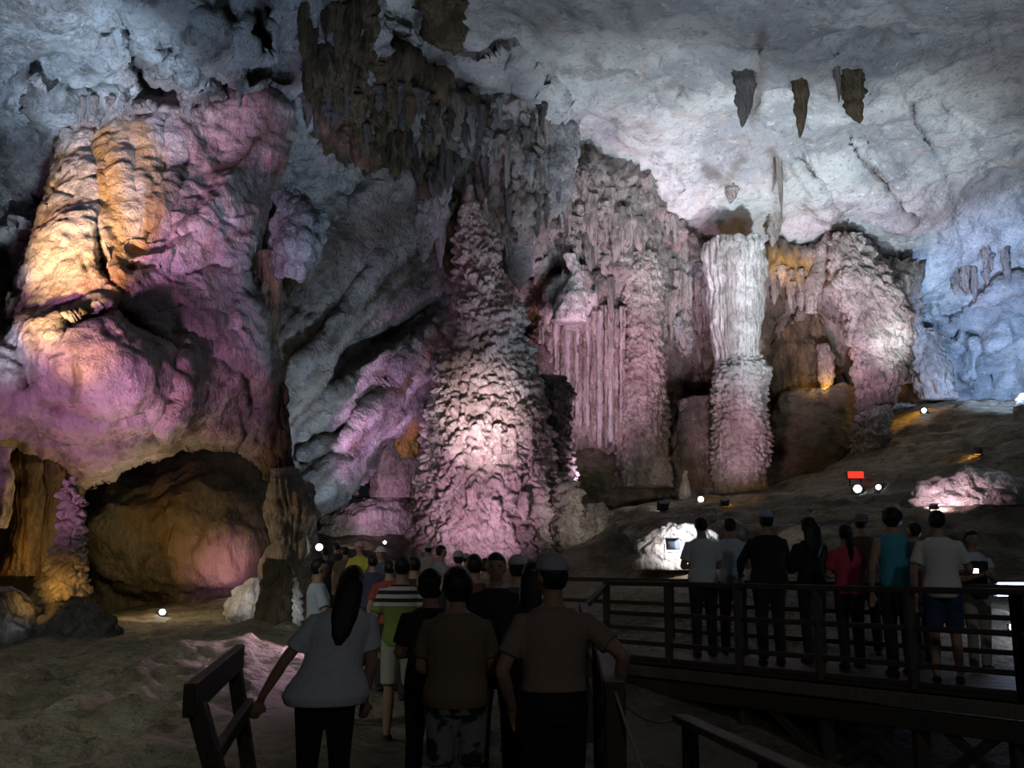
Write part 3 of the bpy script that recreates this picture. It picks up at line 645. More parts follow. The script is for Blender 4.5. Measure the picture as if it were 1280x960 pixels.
# organ-pipe curtain
oc = thing('organ_pipe_curtain', 'curtain of thin straight stone pipes hanging left of the scaly column', 'curtain', P(728, 565, 33.4))
child(lathe('curtain_sheet', 34.2, [(380, 676, 782), (400, 672, 783), (480, 690, 782), (550, 716, 782), (575, 722, 778)], M['flow'], parent=oc, flute=(44, 0.05, 0.3), depth=0.45, px=2.2, seed=8, noise=[('fbm', 1.0, .1)]), oc)
rr = random.Random(3)
for k, u in enumerate(np.linspace(676, 780, 24)):
    u = u + rr.uniform(-1.5, 1.5); w = rr.uniform(2.0, 4.2)
    vt = 402 - 20 * (u - 676) / 104 + rr.uniform(-6, 6); vb = np.interp(u, [676, 700, 730, 780], [440, 470, 545, 562]) + rr.uniform(-14, 8)
    child(lathe('pipe', 33.45 + rr.uniform(-.12, .12), [(vt, u - w, u + w), ((vt + vb) / 2, u - w * .9, u + w * .9), (vb - 5, u - w * .8, u + w * .8), (vb, u - 1, u + 1)], M['white'] if k % 3 == 1 else M['flow'], parent=oc, noise=[('fbm', 0.5, 0.05), ('scale', .2, .02, 2)], px=2.4, seed=k + 20), oc)

# chandelier drapery on the right
formation('chandelier_drapery', 34.6, [(296, 1040, 1070), (320, 1032, 1092), (360, 1040, 1122), (400, 1058, 1138), (440, 1066, 1136), (480, 1072, 1130), (510, 1076, 1116), (535, 1082, 1112)], M['flow'], 'ragged tapering drapery, pink and white, hanging right of the brown recess', 'drapery', noise=[('fbm', 1.2, .3), ('scale', .36, .16, 1.9), ('scale', .17, .06, 2), ('fbm', .1, .02)], px=1.8, seed=9, depth=0.8)
formation('frosted_stalagmite', 34.2, [(508, 1082, 1106), (520, 1070, 1112), (545, 1068, 1112), (570, 1070, 1108)], M['white'], 'stubby white stalagmite under the tip of the ragged drapery', 'stalagmite', noise=SCALY2, px=2, seed=10)
formation('fringed_drapery', 38, [(412, 1140, 1160), (425, 1136, 1172), (450, 1138, 1186), (480, 1142, 1192), (500, 1150, 1196)], M['wall'], 'dark fringed drapery in front of the blue far wall', 'drapery', noise=[('fbm', 1, .2), ('scale', .35, .14, 2)], flute=(16, .16, .6), px=2, seed=11, depth=.7)
formation('pink_drapery', 35.4, [(292, 1030, 1042), (310, 1020, 1040), (340, 1012, 1034), (370, 1006, 1026), (392, 1008, 1020)], M['flow'], 'narrow pink fold of drapery over the brown recess', 'drapery', noise=[('fbm', .8, .12)], flute=(10, .15, .5), px=2, seed=12)
formation('recess_curtain', 37.4, [(380, 990, 1016), (400, 972, 1026), (440, 962, 1026), (490, 960, 1022), (532, 962, 1018)], M['brown'], 'brown dull curtain of stone filling the recess beside the white column', 'curtain', noise=[('fbm', 1, .25), ('ridge', .4, .1, 3)], flute=(18, .12, .6), px=2.2, seed=13, depth=.6)
formation('brown_boulder', 36.2, [(488, 1000, 1064), (505, 972, 1072), (560, 962, 1078), (620, 960, 1082), (650, 955, 1085)], M['earth'], 'broad dark brown boulder below the recess right of the white column', 'boulder', noise=[('fbm', 1.6, .35), ('ridge', .6, .12)], px=2.4, seed=14, depth=.7)
formation('glowing_drapery', 36.3, [(430, 1024, 1036), (450, 1022, 1042), (475, 1024, 1042), (488, 1026, 1038)], M['flow'], 'small amber-lit drapery beside the brown recess', 'drapery', noise=[('scale', .25, .06, 2)], flute=(9, .15, .5), px=2, seed=15)
formation('pale_stalagmite', 32, [(588, 855, 858), (600, 853, 860), (612, 850, 864), (628, 849, 866)], M['white'], 'tiny pale stalagmite between the scaly column and the white column', 'stalagmite', noise=[('scale', .15, .04)], px=1.6, seed=16)
formation('shadowed_boulder', 34.6, [(470, 800, 830), (500, 846, 892), (540, 838, 898), (600, 838, 902), (640, 830, 905)][1:], M['wall'], 'shadowed boulder with a pink flank behind the white column', 'boulder', noise=[('fbm', 1.4, .3), ('ridge', .6, .1)], px=2.4, seed=17)
formation('pink_stalagmite', 31, [(492, 1276, 1282), (505, 1270, 1290), (530, 1268, 1296)], M['flow'], 'pink stalagmite stub cut by the right edge of the view', 'stalagmite', noise=[('scale', .2, .06)], px=2, seed=18)
formation('low_flowstone_dome', 34.8, [(560, 720, 830), (580, 700, 842), (620, 690, 850), (660, 690, 850)], M['earth'], 'low dark dome of flowstone under the organ-pipe curtain', 'mound', noise=[('fbm', 1.4, .3), ('ridge', .5, .12, .5)], px=2.4, seed=19, depth=.6)

# middle: drapery under the slab, pale ledge stalagmites
formation('pink_curtain', 31, [(548, 480, 520), (565, 472, 524), (590, 464, 523), (622, 462, 521)], M['flow'], 'pink fluted curtain hanging under the slab left of the tall cone', 'curtain', noise=[('fbm', .8, .1)], flute=(20, .14, .3), px=1.9, seed=21, depth=.6)
formation('ochre_drapery', 30.2, [(525, 512, 522), (540, 502, 522), (560, 496, 522), (572, 500, 519)], rock_mat('ochre_flowstone', (.62, .40, .10), (.40, .24, .05), (.2, .1, .03), 1.2, 2), 'small ochre drapery above the pink curtain', 'drapery', noise=[('scale', .3, .1, 1.6)], px=2, seed=22)
formation('ledge_stalagmite', 31.5, [(612, 445, 447), (622, 441, 450), (634, 434, 456), (642, 426, 466)], M['white'], 'small white pointed stalagmite on the pale ledge under the slab', 'stalagmite', noise=[('scale', .2, .05)], px=1.7, seed=23)
formation('pale_ledge', 31.6, [(622, 462, 512), (632, 428, 518), (645, 405, 522), (660, 397, 524), (680, 395, 526)], M['white'], 'pale flat flowstone ledge under the slab behind the crowd', 'ledge', noise=[('fbm', .9, .12, .3), ('ridge', .35, .1, .25)], px=2, seed=24, depth=.8)

# left: hanging boss, pillar and its foot
formation('hanging_boss', 20.6, [(244, 356, 378), (252, 348, 388), (268, 343, 398), (290, 341, 403), (312, 340, 402), (328, 344, 396), (338, 350, 388), (346, 360, 380), (350, 367, 373)], M['grey'], 'rounded pale boss of rock hanging above the brown pillar', 'boss', noise=[('fbm', .8, .14), ('scale', .3, .12, 2.5)], flute=(26, .10, .6), px=1.9, seed=25)
bp_ = thing('brown_pillar', 'tall brown fluted pillar at the right end of the left wall', 'pillar', P(360, 745, 20.4))
child(lathe('upper_shaft', 20.9, [(318, 312, 362), (340, 316, 350), (380, 322, 348), (440, 326, 350), (500, 322, 358), (560, 320, 362), (600, 330, 366)], M['brown'], parent=bp_, noise=[('fbm', .9, .16), ('scale', .4, .1, 3), ('ridge', .2, .04, 3)], flute=(13, .16, .8), px=2, seed=26), bp_)
child(lathe('foot', 20.6, [(585, 338, 366), (605, 336, 386), (640, 340, 396), (690, 338, 394), (720, 330, 384), (760, 318, 380), (800, 312, 382)], M['wall'], parent=bp_, noise=[('fbm', .9, .18), ('scale', .35, .08, 2.4)], flute=(15, .13, .8), px=2, seed=27), bp_)
formation('fluted_column', 19.0, [(560, 18, 50), (580, 14, 56), (640, 18, 52), (680, 12, 48), (720, 6, 44)], M['brown'], 'brown fluted column at the far left of the alcove', 'column', noise=[('fbm', .8, .12)], flute=(12, .18, .6), px=2, seed=28)
formation('amber_column', 19.4, [(575, 50, 82), (600, 54, 78), (640, 52, 72), (680, 42, 70), (725, 40, 72)], M['brown'], 'amber-lit fluted column beside the scaly left stalagmite', 'column', noise=[('fbm', .8, .12)], flute=(9, .2, .6), px=2, seed=29)
formation('bent_column', 19.8, [(580, 84, 108), (610, 84, 104), (650, 80, 98), (700, 72, 100), (740, 70, 102)], M['brown'], 'short brown column in the alcove behind the left stalagmite', 'column', noise=[('fbm', .8, .12)], flute=(8, .2, .6), px=2, seed=30)
formation('pink_curtain', 17.6, [(560, -30, 12), (600, -30, 17), (640, -34, 15), (660, -34, 8)], M['flow'], 'pink stone curtain cut by the left edge of the view', 'curtain', noise=[('fbm', .8, .12)], flute=(12, .15, .5), px=2, seed=32)
formation('amber_stalagmite', 16, [(598, 88, 94), (606, 82, 99), (640, 78, 102), (670, 72, 100), (690, 66, 105), (715, 60, 104), (740, 52, 103), (764, 54, 101), (785, 52, 104)], M['flow'], 'scaly stalagmite glowing amber at its foot on the left floor', 'stalagmite', noise=[('fbm', .6, .07), ('scale', .19, .10, .8)], px=1.5, seed=33)
formation('stalagmite_base', 15.4, [(752, 66, 110), (765, 46, 128), (780, 36, 142), (800, 34, 148), (825, 30, 155)], M['dark'], 'lumpy dark rock under the amber stalagmite', 'rock', noise=[('fbm', .7, .12), ('scale', .25, .06)], px=2, seed=34)
formation('rounded_rock', 14.8, [(742, -10, 20), (755, -30, 30), (775, -40, 38), (800, -45, 38), (830, -50, 44)], M['dark'], 'rounded dark rock at the left edge beside the stalagmite base', 'rock', noise=[('fbm', .7, .12), ('scale', .25, .06)], px=2, seed=35)
formation('white_fluted_rock', 15.8, [(734, -12, 10), (742, -20, 24), (752, -22, 34), (766, -22, 34)], M['white'], 'bright white ribbed rock at the left edge behind a dark one', 'rock', noise=[('fbm', .5, .06)], flute=(30, .1, .5), px=1.8, seed=36)
formation('bright_rock_pile', 19.2, [(722, 318, 328), (735, 300, 330), (750, 286, 330), (768, 282, 326), (785, 280, 326)], M['white'], 'bright pale rock at the foot of the brown pillar', 'rock', noise=[('scale', .3, .1), ('fbm', .2, .04)], px=1.8, seed=37)
formation('thin_white_stalagmite', 13.8, [(722, 369, 371), (735, 367, 375), (760, 366, 378), (785, 366, 377), (800, 364, 378)], M['white'], 'thin white stalagmite lit beside the walkway left of the crowd', 'stalagmite', noise=[('scale', .12, .035)], px=1.3, seed=38)
formation('dark_floor_boulder', 14.4, [(700, 338, 356), (720, 330, 372), (760, 326, 376), (800, 318, 378), (830, 314, 382)], M['brown'], 'dark brown boulder behind the thin white stalagmite', 'boulder', noise=[('fbm', .7, .15), ('ridge', .4, .06)], px=2, seed=39)

# ------------------------------------------------------------------ hanging stalactites, one object each
def unit_stalactite(seed, sharp):
    n, sg = 26, 20; r0 = random.Random(seed)
    t = np.linspace(0, 1, n)[:, None]; th = np.arange(sg)[None] / sg * 2 * math.pi
    r = 0.5 * (1 - t ** sharp) ** 0.8 + 0.02
    q = np.stack([np.cos(th) * 1.5 + 0 * t, np.sin(th) * 1.5 + 0 * t, t * 4 + seed * 5.3 + 0 * th], -1)
    r = r * (1 + 0.45 * perlin(q) + 0.35 * perlin(q * np.array([2.6, 2.6, 0.6])) + 0.25 * perlin(q * 2.7) + 0.06 * np.sin(t * 23 + seed))
    bx = 0.25 * np.sin(t * 2 + seed) * t
    p = np.stack([r * np.cos(th) + bx, r * np.sin(th) + 0 * t, -t + 0 * th], -1).reshape(-1, 3)
    idx = np.arange(n * sg).reshape(n, sg); j = np.roll(idx, -1, 1)
    f = np.stack([idx[:-1], j[:-1], j[1:], idx[1:]], -1).reshape(-1, 4)
    tri = np.concatenate([f[:, [0, 1, 2]], f[:, [0, 2, 3]]])[:, ::-1]
    return mesh_np('stalactite', p, tri)
STAL = {}
def stal_mesh(k, mname):
    key = (k, mname)
    if key not in STAL:
        me = unit_stalactite(k, 0.9 + 0.5 * k); me.materials.append(M[mname]); STAL[key] = me
    return STAL[key]

def hang(u, v0, v1, w, mname, label, group=None, Y=None, k=None, name='stalactite', sink=0.12, rr=random):
    if Y is None: Y = hitY(u, v0 + 2) - 0.02
    a, b = P(u, v0, Y), P(u, v1, Y)
    o = bpy.data.objects.new(name, stal_mesh(rr.randrange(6) if k is None else k, mname)); COL.objects.link(o)
    L = a.z - b.z; wd = w / FPX * Y
    o.location = (a.x, a.y + sink * wd, a.z + L * 0.06); o.scale = (wd, wd * rr.uniform(.8, 1.1), L * 1.06)
    o.rotation_euler = (0, 0, rr.uniform(0, 6.28) if k is None else 0)
    return tag(o, label, 'stalactite', group)

CNAME = {'brown': 'brown', 'dark': 'dark', 'grey': 'grey', 'wall': 'buff', 'flow': 'pale', 'white': 'white'}
def cluster(poly, n, lr, wr, mats, label, group, seed, lean=1.0):
    rr = random.Random(seed); us = [q[0] for q in poly]; vs = [q[1] for q in poly]; c = 0; taken = []
    while c < n:
        u, v = rr.uniform(min(us), max(us)), rr.uniform(min(vs), max(vs))
        if not bool(inside(np.array([u]), np.array([v]), poly)[0]): continue
        if any(abs(u - a) < 4 and abs(v - b) < 14 for a, b in taken): 
            if rr.random() < .9: continue
        taken.append((u, v)); L = rr.uniform(*lr); w = rr.uniform(*wr) * 1.55; mn = rr.choice(mats)
        tl = (L - lr[0]) / (lr[1] - lr[0]); tw = (w / 1.55 - wr[0]) / (wr[1] - wr[0]); fu = (u - min(us)) / (max(us) - min(us)); fv = (v - min(vs)) / (max(vs) - min(vs))
        size = ('short ' if tl < .33 else 'long ' if tl > .67 else '') + ('thin ' if tw < .33 else 'broad ' if tw > .67 else '')
        row = 'top' if fv < .33 else 'bottom' if fv > .67 else 'middle'; side = 'left' if fu < .33 else 'right' if fu > .67 else 'centre'
        hang(u, v, v + L, w, mn, size + label.format(c=CNAME[mn], at=row + ' ' + side), group, rr=rr); c += 1

cluster([(372, -10), (462, -10), (462, 50), (440, 80), (375, 90)], 26, (26, 62), (7, 15), ['brown'], '{c} stalactite, {at} of the ragged cluster at the picture top', 'brown stalactites at the top of the picture', 1)
cluster([(380, 90), (450, 70), (540, 115), (530, 200), (470, 180), (440, 160), (385, 140)], 38, (22, 50), (6, 13), ['brown', 'brown', 'dark'], '{c} stalactite, {at} of the dark mass left of the cone', 'stalactites on the dark hanging mass', 2)
cluster([(520, 120), (600, 140), (620, 200), (600, 235), (545, 290), (520, 200)], 28, (24, 55), (6, 13), ['dark', 'grey', 'dark'], '{c} stalactite, {at} of the cluster above the cone tip', 'stalactites above the cone tip', 3)
cluster([(590, 110), (690, 125), (735, 190), (700, 250), (640, 260), (610, 200)], 36, (22, 60), (5, 11), ['grey', 'wall', 'dark'], '{c} stalactite, {at} of the blue-lit curtain beside the cone tip', 'stalactites of the blue-lit curtain', 4)
cluster([(735, 200), (860, 280), (880, 320), (870, 420), (740, 340), (700, 330), (700, 240)], 52, (22, 60), (6, 13), ['wall', 'flow', 'wall'], '{c} stalactite, {at} of the crust under the bright ceiling edge', 'stalactites on the back wall', 5)
cluster([(835, 330), (885, 330), (885, 440), (840, 430)], 16, (20, 50), (6, 12), ['wall', 'flow', 'grey'], '{c} stalactite, {at} of the wall between the two columns', 'stalactites between the columns', 6)
cluster([(1036, 300), (1060, 296), (1136, 345), (1130, 380), (1060, 350)], 18, (18, 42), (5, 10), ['flow', 'wall'], '{c} stalactite, {at} of the fringe on the ragged drapery', 'stalactites on the ragged drapery', 7)
cluster([(1140, 420), (1165, 420), (1192, 470), (1150, 470)], 12, (16, 34), (4, 8), ['wall', 'brown'], '{c} stalactite, {at} of the drapery before the blue wall', 'stalactites on the fringed drapery', 8)
cluster([(318, 318), (392, 320), (390, 338), (320, 340)], 13, (22, 48), (6, 11), ['wall', 'brown'], '{c} stalactite, {at} of the fringe under the rounded boss', 'fringe under the hanging boss', 9)
cluster([(90, 118), (160, 112), (240, 122), (300, 100), (300, 120), (100, 140)], 15, (16, 34), (4, 9), ['wall', 'grey'], '{c} stalactite, {at} of the row above the left wall', 'stalactites at the top of the left wall', 10)
cluster([(955, 330), (1030, 330), (1020, 375), (965, 370)], 10, (18, 36), (5, 10), ['flow', 'wall'], '{c} stalactite, {at} of the brown recess mouth', 'stalactites over the brown recess', 11)
cluster([(15, 300), (42, 300), (20, 380), (-10, 380)], 6, (40, 80), (8, 14), ['brown', 'wall'], '{c} stalactite, {at} of the cluster at the left edge', 'stalactites at the left edge', 12)
cluster([(1180, 318), (1275, 300), (1275, 330), (1190, 345)], 7, (18, 48), (5, 10), ['wall', 'flow'], '{c} stalactite, {at} of the row above the blue wall', 'stalactites over the far wall', 13)
# larger single ones on the bright ceiling
hang(1000, 100, 172, 19, 'brown', 'long brown stalactite hanging alone from the pale ceiling', k=2)
hang(1067, 92, 153, 30, 'brown', 'blunt broad brown stalactite, rightmost on the pale ceiling', k=5)
hang(1046, 84, 128, 9, 'wall', 'thin buff stalactite just left of the blunt brown one', k=1)
hang(930, 90, 158, 26, 'dark', 'dark grey pointed stalactite, leftmost on the pale ceiling', k=2)
hang(968, 268, 308, 18, 'flow', 'short pink stalactite hanging from the lower edge of the bright ceiling', k=3)
hang(973, 196, 275, 9, 'flow', 'long slender pale stalactite above the short pink one', k=1)
hang(915, 232, 254, 16, 'wall', 'small reddish stalactite tip on the bright ceiling', k=2)
# fluted blue-grey draperies right of the cone tip
formation('fluted_drapery', hitY(690, 160) + .1, [(140, 668, 700), (160, 662, 722), (190, 664, 722), (225, 668, 718), (245, 674, 712), (262, 684, 704), (272, 692, 697)], M['grey'], 'blue-grey fluted drapery high on the wall right of the cone tip', 'drapery', noise=[('fbm', .8, .12), ('scale', .3, .05, 2.5)], flute=(26, .14, .5), px=1.9, seed=41, depth=.6)
formation('blue_drapery', hitY(645, 310) + .1, [(285, 628, 662), (300, 626, 668), (325, 630, 666), (345, 636, 661), (358, 643, 655), (366, 648, 651)], M['grey'], 'small blue fluted drapery beside the upper part of the tall cone', 'drapery', noise=[('fbm', .8, .08)], flute=(20, .16, .4), px=1.8, seed=42, depth=.6)
formation('frosty_drapery', hitY(540, 260) - .1, [(245, 525, 556), (262, 520, 562), (285, 520, 556), (305, 522, 544), (320, 525, 534), (328, 528, 531)], M['grey'], 'frosty grey drapery left of the cone tip', 'drapery', noise=[('fbm', .8, .1), ('scale', .3, .06, 2)], flute=(20, .16, .5), px=1.8, seed=43, depth=.6)
formation('pale_flow_tongue', hitY(720, 370) - .2, [(318, 706, 718), (340, 712, 728), (360, 704, 732), (385, 692, 736), (402, 690, 732)], M['white'], 'white tongue of flowstone above the organ-pipe curtain', 'flowstone', noise=[('fbm', .7, .12), ('ridge', .3, .05)], px=1.8, seed=44, depth=.7)
formation('slim_fluted_column', hitY(812, 330) - .3, [(322, 790, 824), (345, 800, 826), (380, 802, 824), (440, 804, 824)], M['white'], 'slim whitish fluted drapery on the upper part of the scaly column', 'drapery', noise=[('fbm', .7, .06)], flute=(16, .16, .4), px=1.8, seed=45, depth=.7)
# ------------------------------------------------------------------ timber platform, railings, barrier
M['timber'] = plain_mat('dark_wet_timber', (0.055, 0.045, 0.036), 0.6, 0.45, 6.0, 0.4, stretch=(3, 3, 1))
M['timber2'] = plain_mat('worn_timber', (0.13, 0.115, 0.09), 0.7, 0.4, 5.0, 0.4, stretch=(3, 3, 1))
M['rope'] = plain_mat('pale_rope', (0.34, 0.30, 0.23), 0.9, 0.3, 60)
DA = Vector((1.22, 13.0, 0)); DB = Vector((4.6, 9.2, 0)); DS = Vector((-0.3, 2.7, 0)); dl = (DB - DA).normalized(); DC = DB + dl * 1.7
DZ = 0.38
def zed(p, z): return Vector((p.x, p.y, z))
plat = thing('viewing_platform', 'dark timber viewing platform raised on posts at the right', 'platform', zed(DA, -0.6))
def pc(name, me, root, mat): o = link(name, me, mat, root); o.location = -root.location; return o
dn = Vector((-dl.y, dl.x, 0)); nplank = 17
for k in range(nplank):
    o_ = DS * ((k + 0.5) / nplank)
    pc('deck_plank', beam_mesh(zed(DA + o_, DZ - .02), zed(DC + o_, DZ - .02 + (k % 3) * .002), 0.128, 0.04, 'deck_plank'), plat, M['timber'])
for z, w, h, s in ((0.255, .05, .13, 0.0), (0.07, .12, .18, 0.02)):
    pc('edge_beam', beam_mesh(zed(DA + DS * s - dl * .1, z), zed(DC + DS * s, z), w, h, 'edge_beam'), plat, M['timber2'] if h < .15 else M['timber'])
pc('edge_beam', beam_mesh(zed(DA + DS * .95, .15), zed(DC + DS * .95, .15), .12, .3, 'edge_beam'), plat, M['timber'])
for t in (0.04, .2, .42, .62, .82, 1.0, 1.25):
    p = DA + (DB - DA) * t + DS * .05; g = min(gz(p.x, p.y), -.3) - .1
    pc('support_post', beam_mesh(zed(p, g), zed(p, 0.0), .13, .13, 'support_post'), plat, M['timber'])
    if t > .5:
        q = p + dl * .75
        pc('brace', beam_mesh(zed(p + Vector((0, -.08, 0)), -.55), zed(q + Vector((0, -.08, 0)), .05), .06, .09, 'brace'), plat, M['timber'])
        q = p - dl * .75
        pc('brace', beam_mesh(zed(p + Vector((0, -.08, 0)), -.55), zed(q + Vector((0, -.08, 0)), .05), .06, .09, 'brace'), plat, M['timber'])

def railing(label, pts, ztop, zbase, rails, post_t, w=.075, name='timber_railing', mat='timber'):
    """pts: foot line; rails: heights under the hand rail; post_t: posts along each leg"""
    root = thing(name, label, 'railing', zed(pts[0], zbase))
    for a, b in zip(pts[:-1], pts[1:]):
        za = ztop if not callable(ztop) else ztop(a); zb = ztop if not callable(ztop) else ztop(b)
        pc('hand_rail', beam_mesh(zed(a, za), zed(b, zb), .10, .06, 'hand_rail'), root, M[mat])
        for r in rails:
            pc('rail', beam_mesh(zed(a, za - r), zed(b, zb - r), .045, .055, 'rail'), root, M[mat])
        for t in post_t:
            p = a + (b - a) * t; zz = za + (zb - za) * t
            pc('post', beam_mesh(zed(p, zbase - .02), zed(p, zz + .01), w, w, 'post', .008), root, M[mat])
    return root
railing('dark railing along the front edge of the platform', [DA, DB, DC], 1.31, DZ, (.37, .72, .9), (0, .2, .4, .6, .8, 1.0), .09)
railing('dark railing along the far edge of the platform behind the standing people', [DA + DS - Vector((.25, -.2, 0)), DC + DS], 1.31, DZ, (.32, .68), (0, .16, .33, .5, .66, .83, 1.0), .07)
pz0 = lambda p: gz(p.x, p.y)
R0 = Vector((.50, 5.0, 0)); R1 = Vector((.70, 8.2, 0)); R2 = Vector((.86, 12.2, 0))
railing('dark railing beside the path, gripped by the man in the tan shirt', [R0, R1, R2], lambda p: .98 if p.y < 9 else 1.06, -.15, (.3, .58), (0, .5, 1.0), .10, 'path_railing')
sr = thing('stair_railing', 'short sloping railing of the steps at the platform corner', 'railing', zed(DA, 0))
pc('hand_rail', beam_mesh(zed(DA, 1.28), zed(R2, 1.02), .07, .06, 'hand_rail'), sr, M['timber'])
pc('rail', beam_mesh(zed(DA, .85), zed(R2, .6), .05, .05, 'rail'), sr, M['timber'])
# low plank rail in the near right corner
lp = thing('low_plank_rail', 'low worn plank rail running out of view at the bottom right', 'railing', (1.08, 6.5, -.6))
pc('plank', beam_mesh(P(850, 897, 6.5), P(1085, 1005, 4.0), .11, .045, 'plank'), lp, M['timber2'])
for u, v, Y in ((862, 904, 6.35), (960, 950, 5.1)):
    p = P(u, v, Y); pc('post', beam_mesh((p.x, p.y, -.65), (p.x, p.y, p.z - .02), .09, .09, 'post'), lp, M['timber'])
def rope(label, a, b, sag):
    pts = [a.lerp(b, t) - Vector((0, 0, sag * 4 * t * (1 - t))) for t in np.linspace(0, 1, 14)]
    me = tube_mesh([q - a for q in pts], .008, 'rope'); o = link('rope', me, M['rope']); o.location = a; tag(o, label, 'rope')
rope('pale rope sagging from the railing post to the low plank', Vector((.50, 5.0, .95)), P(842, 899, 6.5), .06)
rope('pale taut rope slanting down from the railing post', Vector((.50, 4.95, .97)), P(812, 985, 4.75), .01)

# wooden barrier on the left
bl = thing('wooden_barrier', 'dark wooden barrier with a thick slanting top board on the left of the path', 'barrier', (-1.4, 4.3, 0))
a, b = P(236, 876, 4.3), P(300, 820, 6.2)
pc('top_board', beam_mesh(a, b, .05, .14, 'top_board'), bl, M['timber'])
q = P(276, 990, 4.4); pc('post', beam_mesh(q, P(246, 880, 4.4), .075, .075, 'post'), bl, M['timber'])
q = P(325, 940, 6.0); pc('post', beam_mesh((q.x, q.y, gz(q.x, q.y) - .02), P(292, 826, 6.0), .075, .075, 'post'), bl, M['timber'])
pc('lower_rail', beam_mesh(P(266, 950, 4.35), P(312, 880, 6.0), .045, .07, 'lower_rail'), bl, M['timber'])

# ------------------------------------------------------------------ lamps one can see
M['metal'] = plain_mat('grey_lamp_housing', (.10, .10, .11), .5, .2, 20, metal=.6)
def floodlight(label, loc, aim, color, glow, watts=0, size=.16, angle=90, lens_px=None):
    root = thing('floodlight', label, 'lamp', loc)
    d = (Vector(aim) - Vector(loc)).normalized(); R = d.to_track_quat('-Z', 'Y').to_matrix().to_4x4()
    bm = bmesh.new(); vs = bm_box(bm, (0, 0, .04), (size * 1.25, size, .12)); 
    for v_ in bm.verts:
        if v_.co.z > .05: v_.co.x *= .6; v_.co.y *= .6
    bmesh.ops.bevel(bm, geom=bm.edges[:], offset=.01, segments=1, affect='EDGES')
    bmesh.ops.transform(bm, matrix=R, verts=bm.verts); hs = link('housing', bm_mesh(bm, 'housing'), M['metal'], root)
    bm = bmesh.new(); bmesh.ops.create_cone(bm, segments=20, radius1=size * .36, radius2=size * .40, depth=.014, cap_ends=True, matrix=Matrix.Translation((0, 0, -.027))); bmesh.ops.transform(bm, matrix=R, verts=bm.verts)
    link('lens', bm_mesh(bm, 'lens'), glow_mat('lamp_glow', color, glow), hs)
    bm = bmesh.new(); bm_box(bm, (0, 0, -.14), (size * .9, .03, .012)); bm_box(bm, (size * .7, 0, -.07), (.012, .03, .15)); bm_box(bm, (-size * .7, 0, -.07), (.012, .03, .15))
    link('bracket', bm_mesh(bm, 'bracket'), M['metal'], root)
    if watts:
        s = spot(Vector(loc) + d * .1, aim, color, watts, angle, .8, .06)
    return root
ME = Vector((0, 0, 1.5)); refresh()
def G(u, v, back=.12): return P(u, v, hitY(u, v + 4) - back)
def on_ground(u, v, Y, h=.15):
    p = P(u, v, Y); return p
floodlight('small white floodlight on the floor of the left alcove', G(203, 765), ME, (.85, .92, 1), 25, size=.14)
floodlight('bluish floodlight at the top of the slope by the fringed drapery', G(1155, 513), ME, (.45, .6, 1), 30, size=.2)
floodlight('bluish white floodlight under the red sign', G(1072, 611), ME, (.75, .85, 1), 25, size=.24)
floodlight('round-looking white floodlight right of the red sign', G(1098, 609), ME, (.75, .85, 1), 20, size=.15)
floodlight('white floodlight at the foot of the scaly column', G(829, 632), P(790, 560, 33.5), (1, .95, .9), 25, 90, size=.3)
floodlight('warm white floodlight beside the tiny pale stalagmite', G(876, 624), ME, (1, .9, .75), 25, size=.2)
floodlight('glaring floodlight far down the path behind the crowd', G(399, 684), ME, (1, .97, .93), 40, size=.16)
floodlight('small bluish lamp over the crowd below the pale ledge', G(481, 678), ME, (.6, .7, 1), 10, size=.12)
floodlight('amber floodlight on the right slope', G(1222, 563), G(1205, 570), AMBER, 20, 12, size=.18, angle=130)
floodlight('amber floodlight at the foot of the white column', G(906, 634, .2) + Vector((0, 0, .12)), P(921, 600, 32.0), AMBER, 6, 150, size=.2, angle=60)
# red lit sign
rs = thing('lit_sign', 'glowing red sign box standing on the slope above two white lamps', 'sign', G(1070, 601, .2))
bm = bmesh.new(); bm_box(bm, (0, .05, .16), (.46, .10, .22)); bmesh.ops.bevel(bm, geom=bm.edges[:], offset=.012, segments=1, affect='EDGES'); link('box', bm_mesh(bm, 'box'), M['metal'], rs)
bm = bmesh.new(); bm_box(bm, (0, -.005, .16), (.42, .012, .18)); link('lit_face', bm_mesh(bm, 'lit_face'), glow_mat('red_glow', (1, .025, .012), 2.2), rs)
bm = bmesh.new(); bm_box(bm, (-.15, .05, -.1), (.03, .03, .34)); bm_box(bm, (.15, .05, -.1), (.03, .03, .34)); link('stand', bm_mesh(bm, 'stand'), M['metal'], rs)
# bluish strip lamps at the right edge
def strip(label, u0, u1, v, Y, hpx, glow):
    a, b = P(u0, v, Y), P(u1, v, Y); root = thing('strip_lamp', label, 'lamp', (a + b) / 2); L = (b - a).length; r = hpx / FPX * Y / 2
    link('tube', tube_mesh([(-L / 2, 0, 0), (L / 2, 0, 0)], r, 'tube', 12), glow_mat('tube_glow', (.55, .66, 1), glow), root)
    bm = bmesh.new(); bm_box(bm, (0, r + .03, 0), (L + .06, .05, r * 2.2)); link('housing', bm_mesh(bm, 'housing'), M['metal'], root)
strip('thin bluish strip lamp at the right edge, upper of two', 1247, 1300, 729.5, 14.5, 2.6, 12)
strip('thick bluish strip lamp at the right edge, lower of two', 1247, 1300, 741, 14.2, 8, 14)
pl = thing('round_lamp', 'oval bluish lamp low at the right edge behind the railing', 'lamp', P(1276, 784, 13.2))
bm = bmesh.new(); bmesh.ops.create_uvsphere(bm, u_segments=20, v_segments=10, radius=.15); bmesh.ops.scale(bm, vec=(1, .4, .5), verts=bm.verts); link('globe', bm_mesh(bm, 'globe', True), glow_mat('globe_glow', (.6, .7, 1), 14), pl)
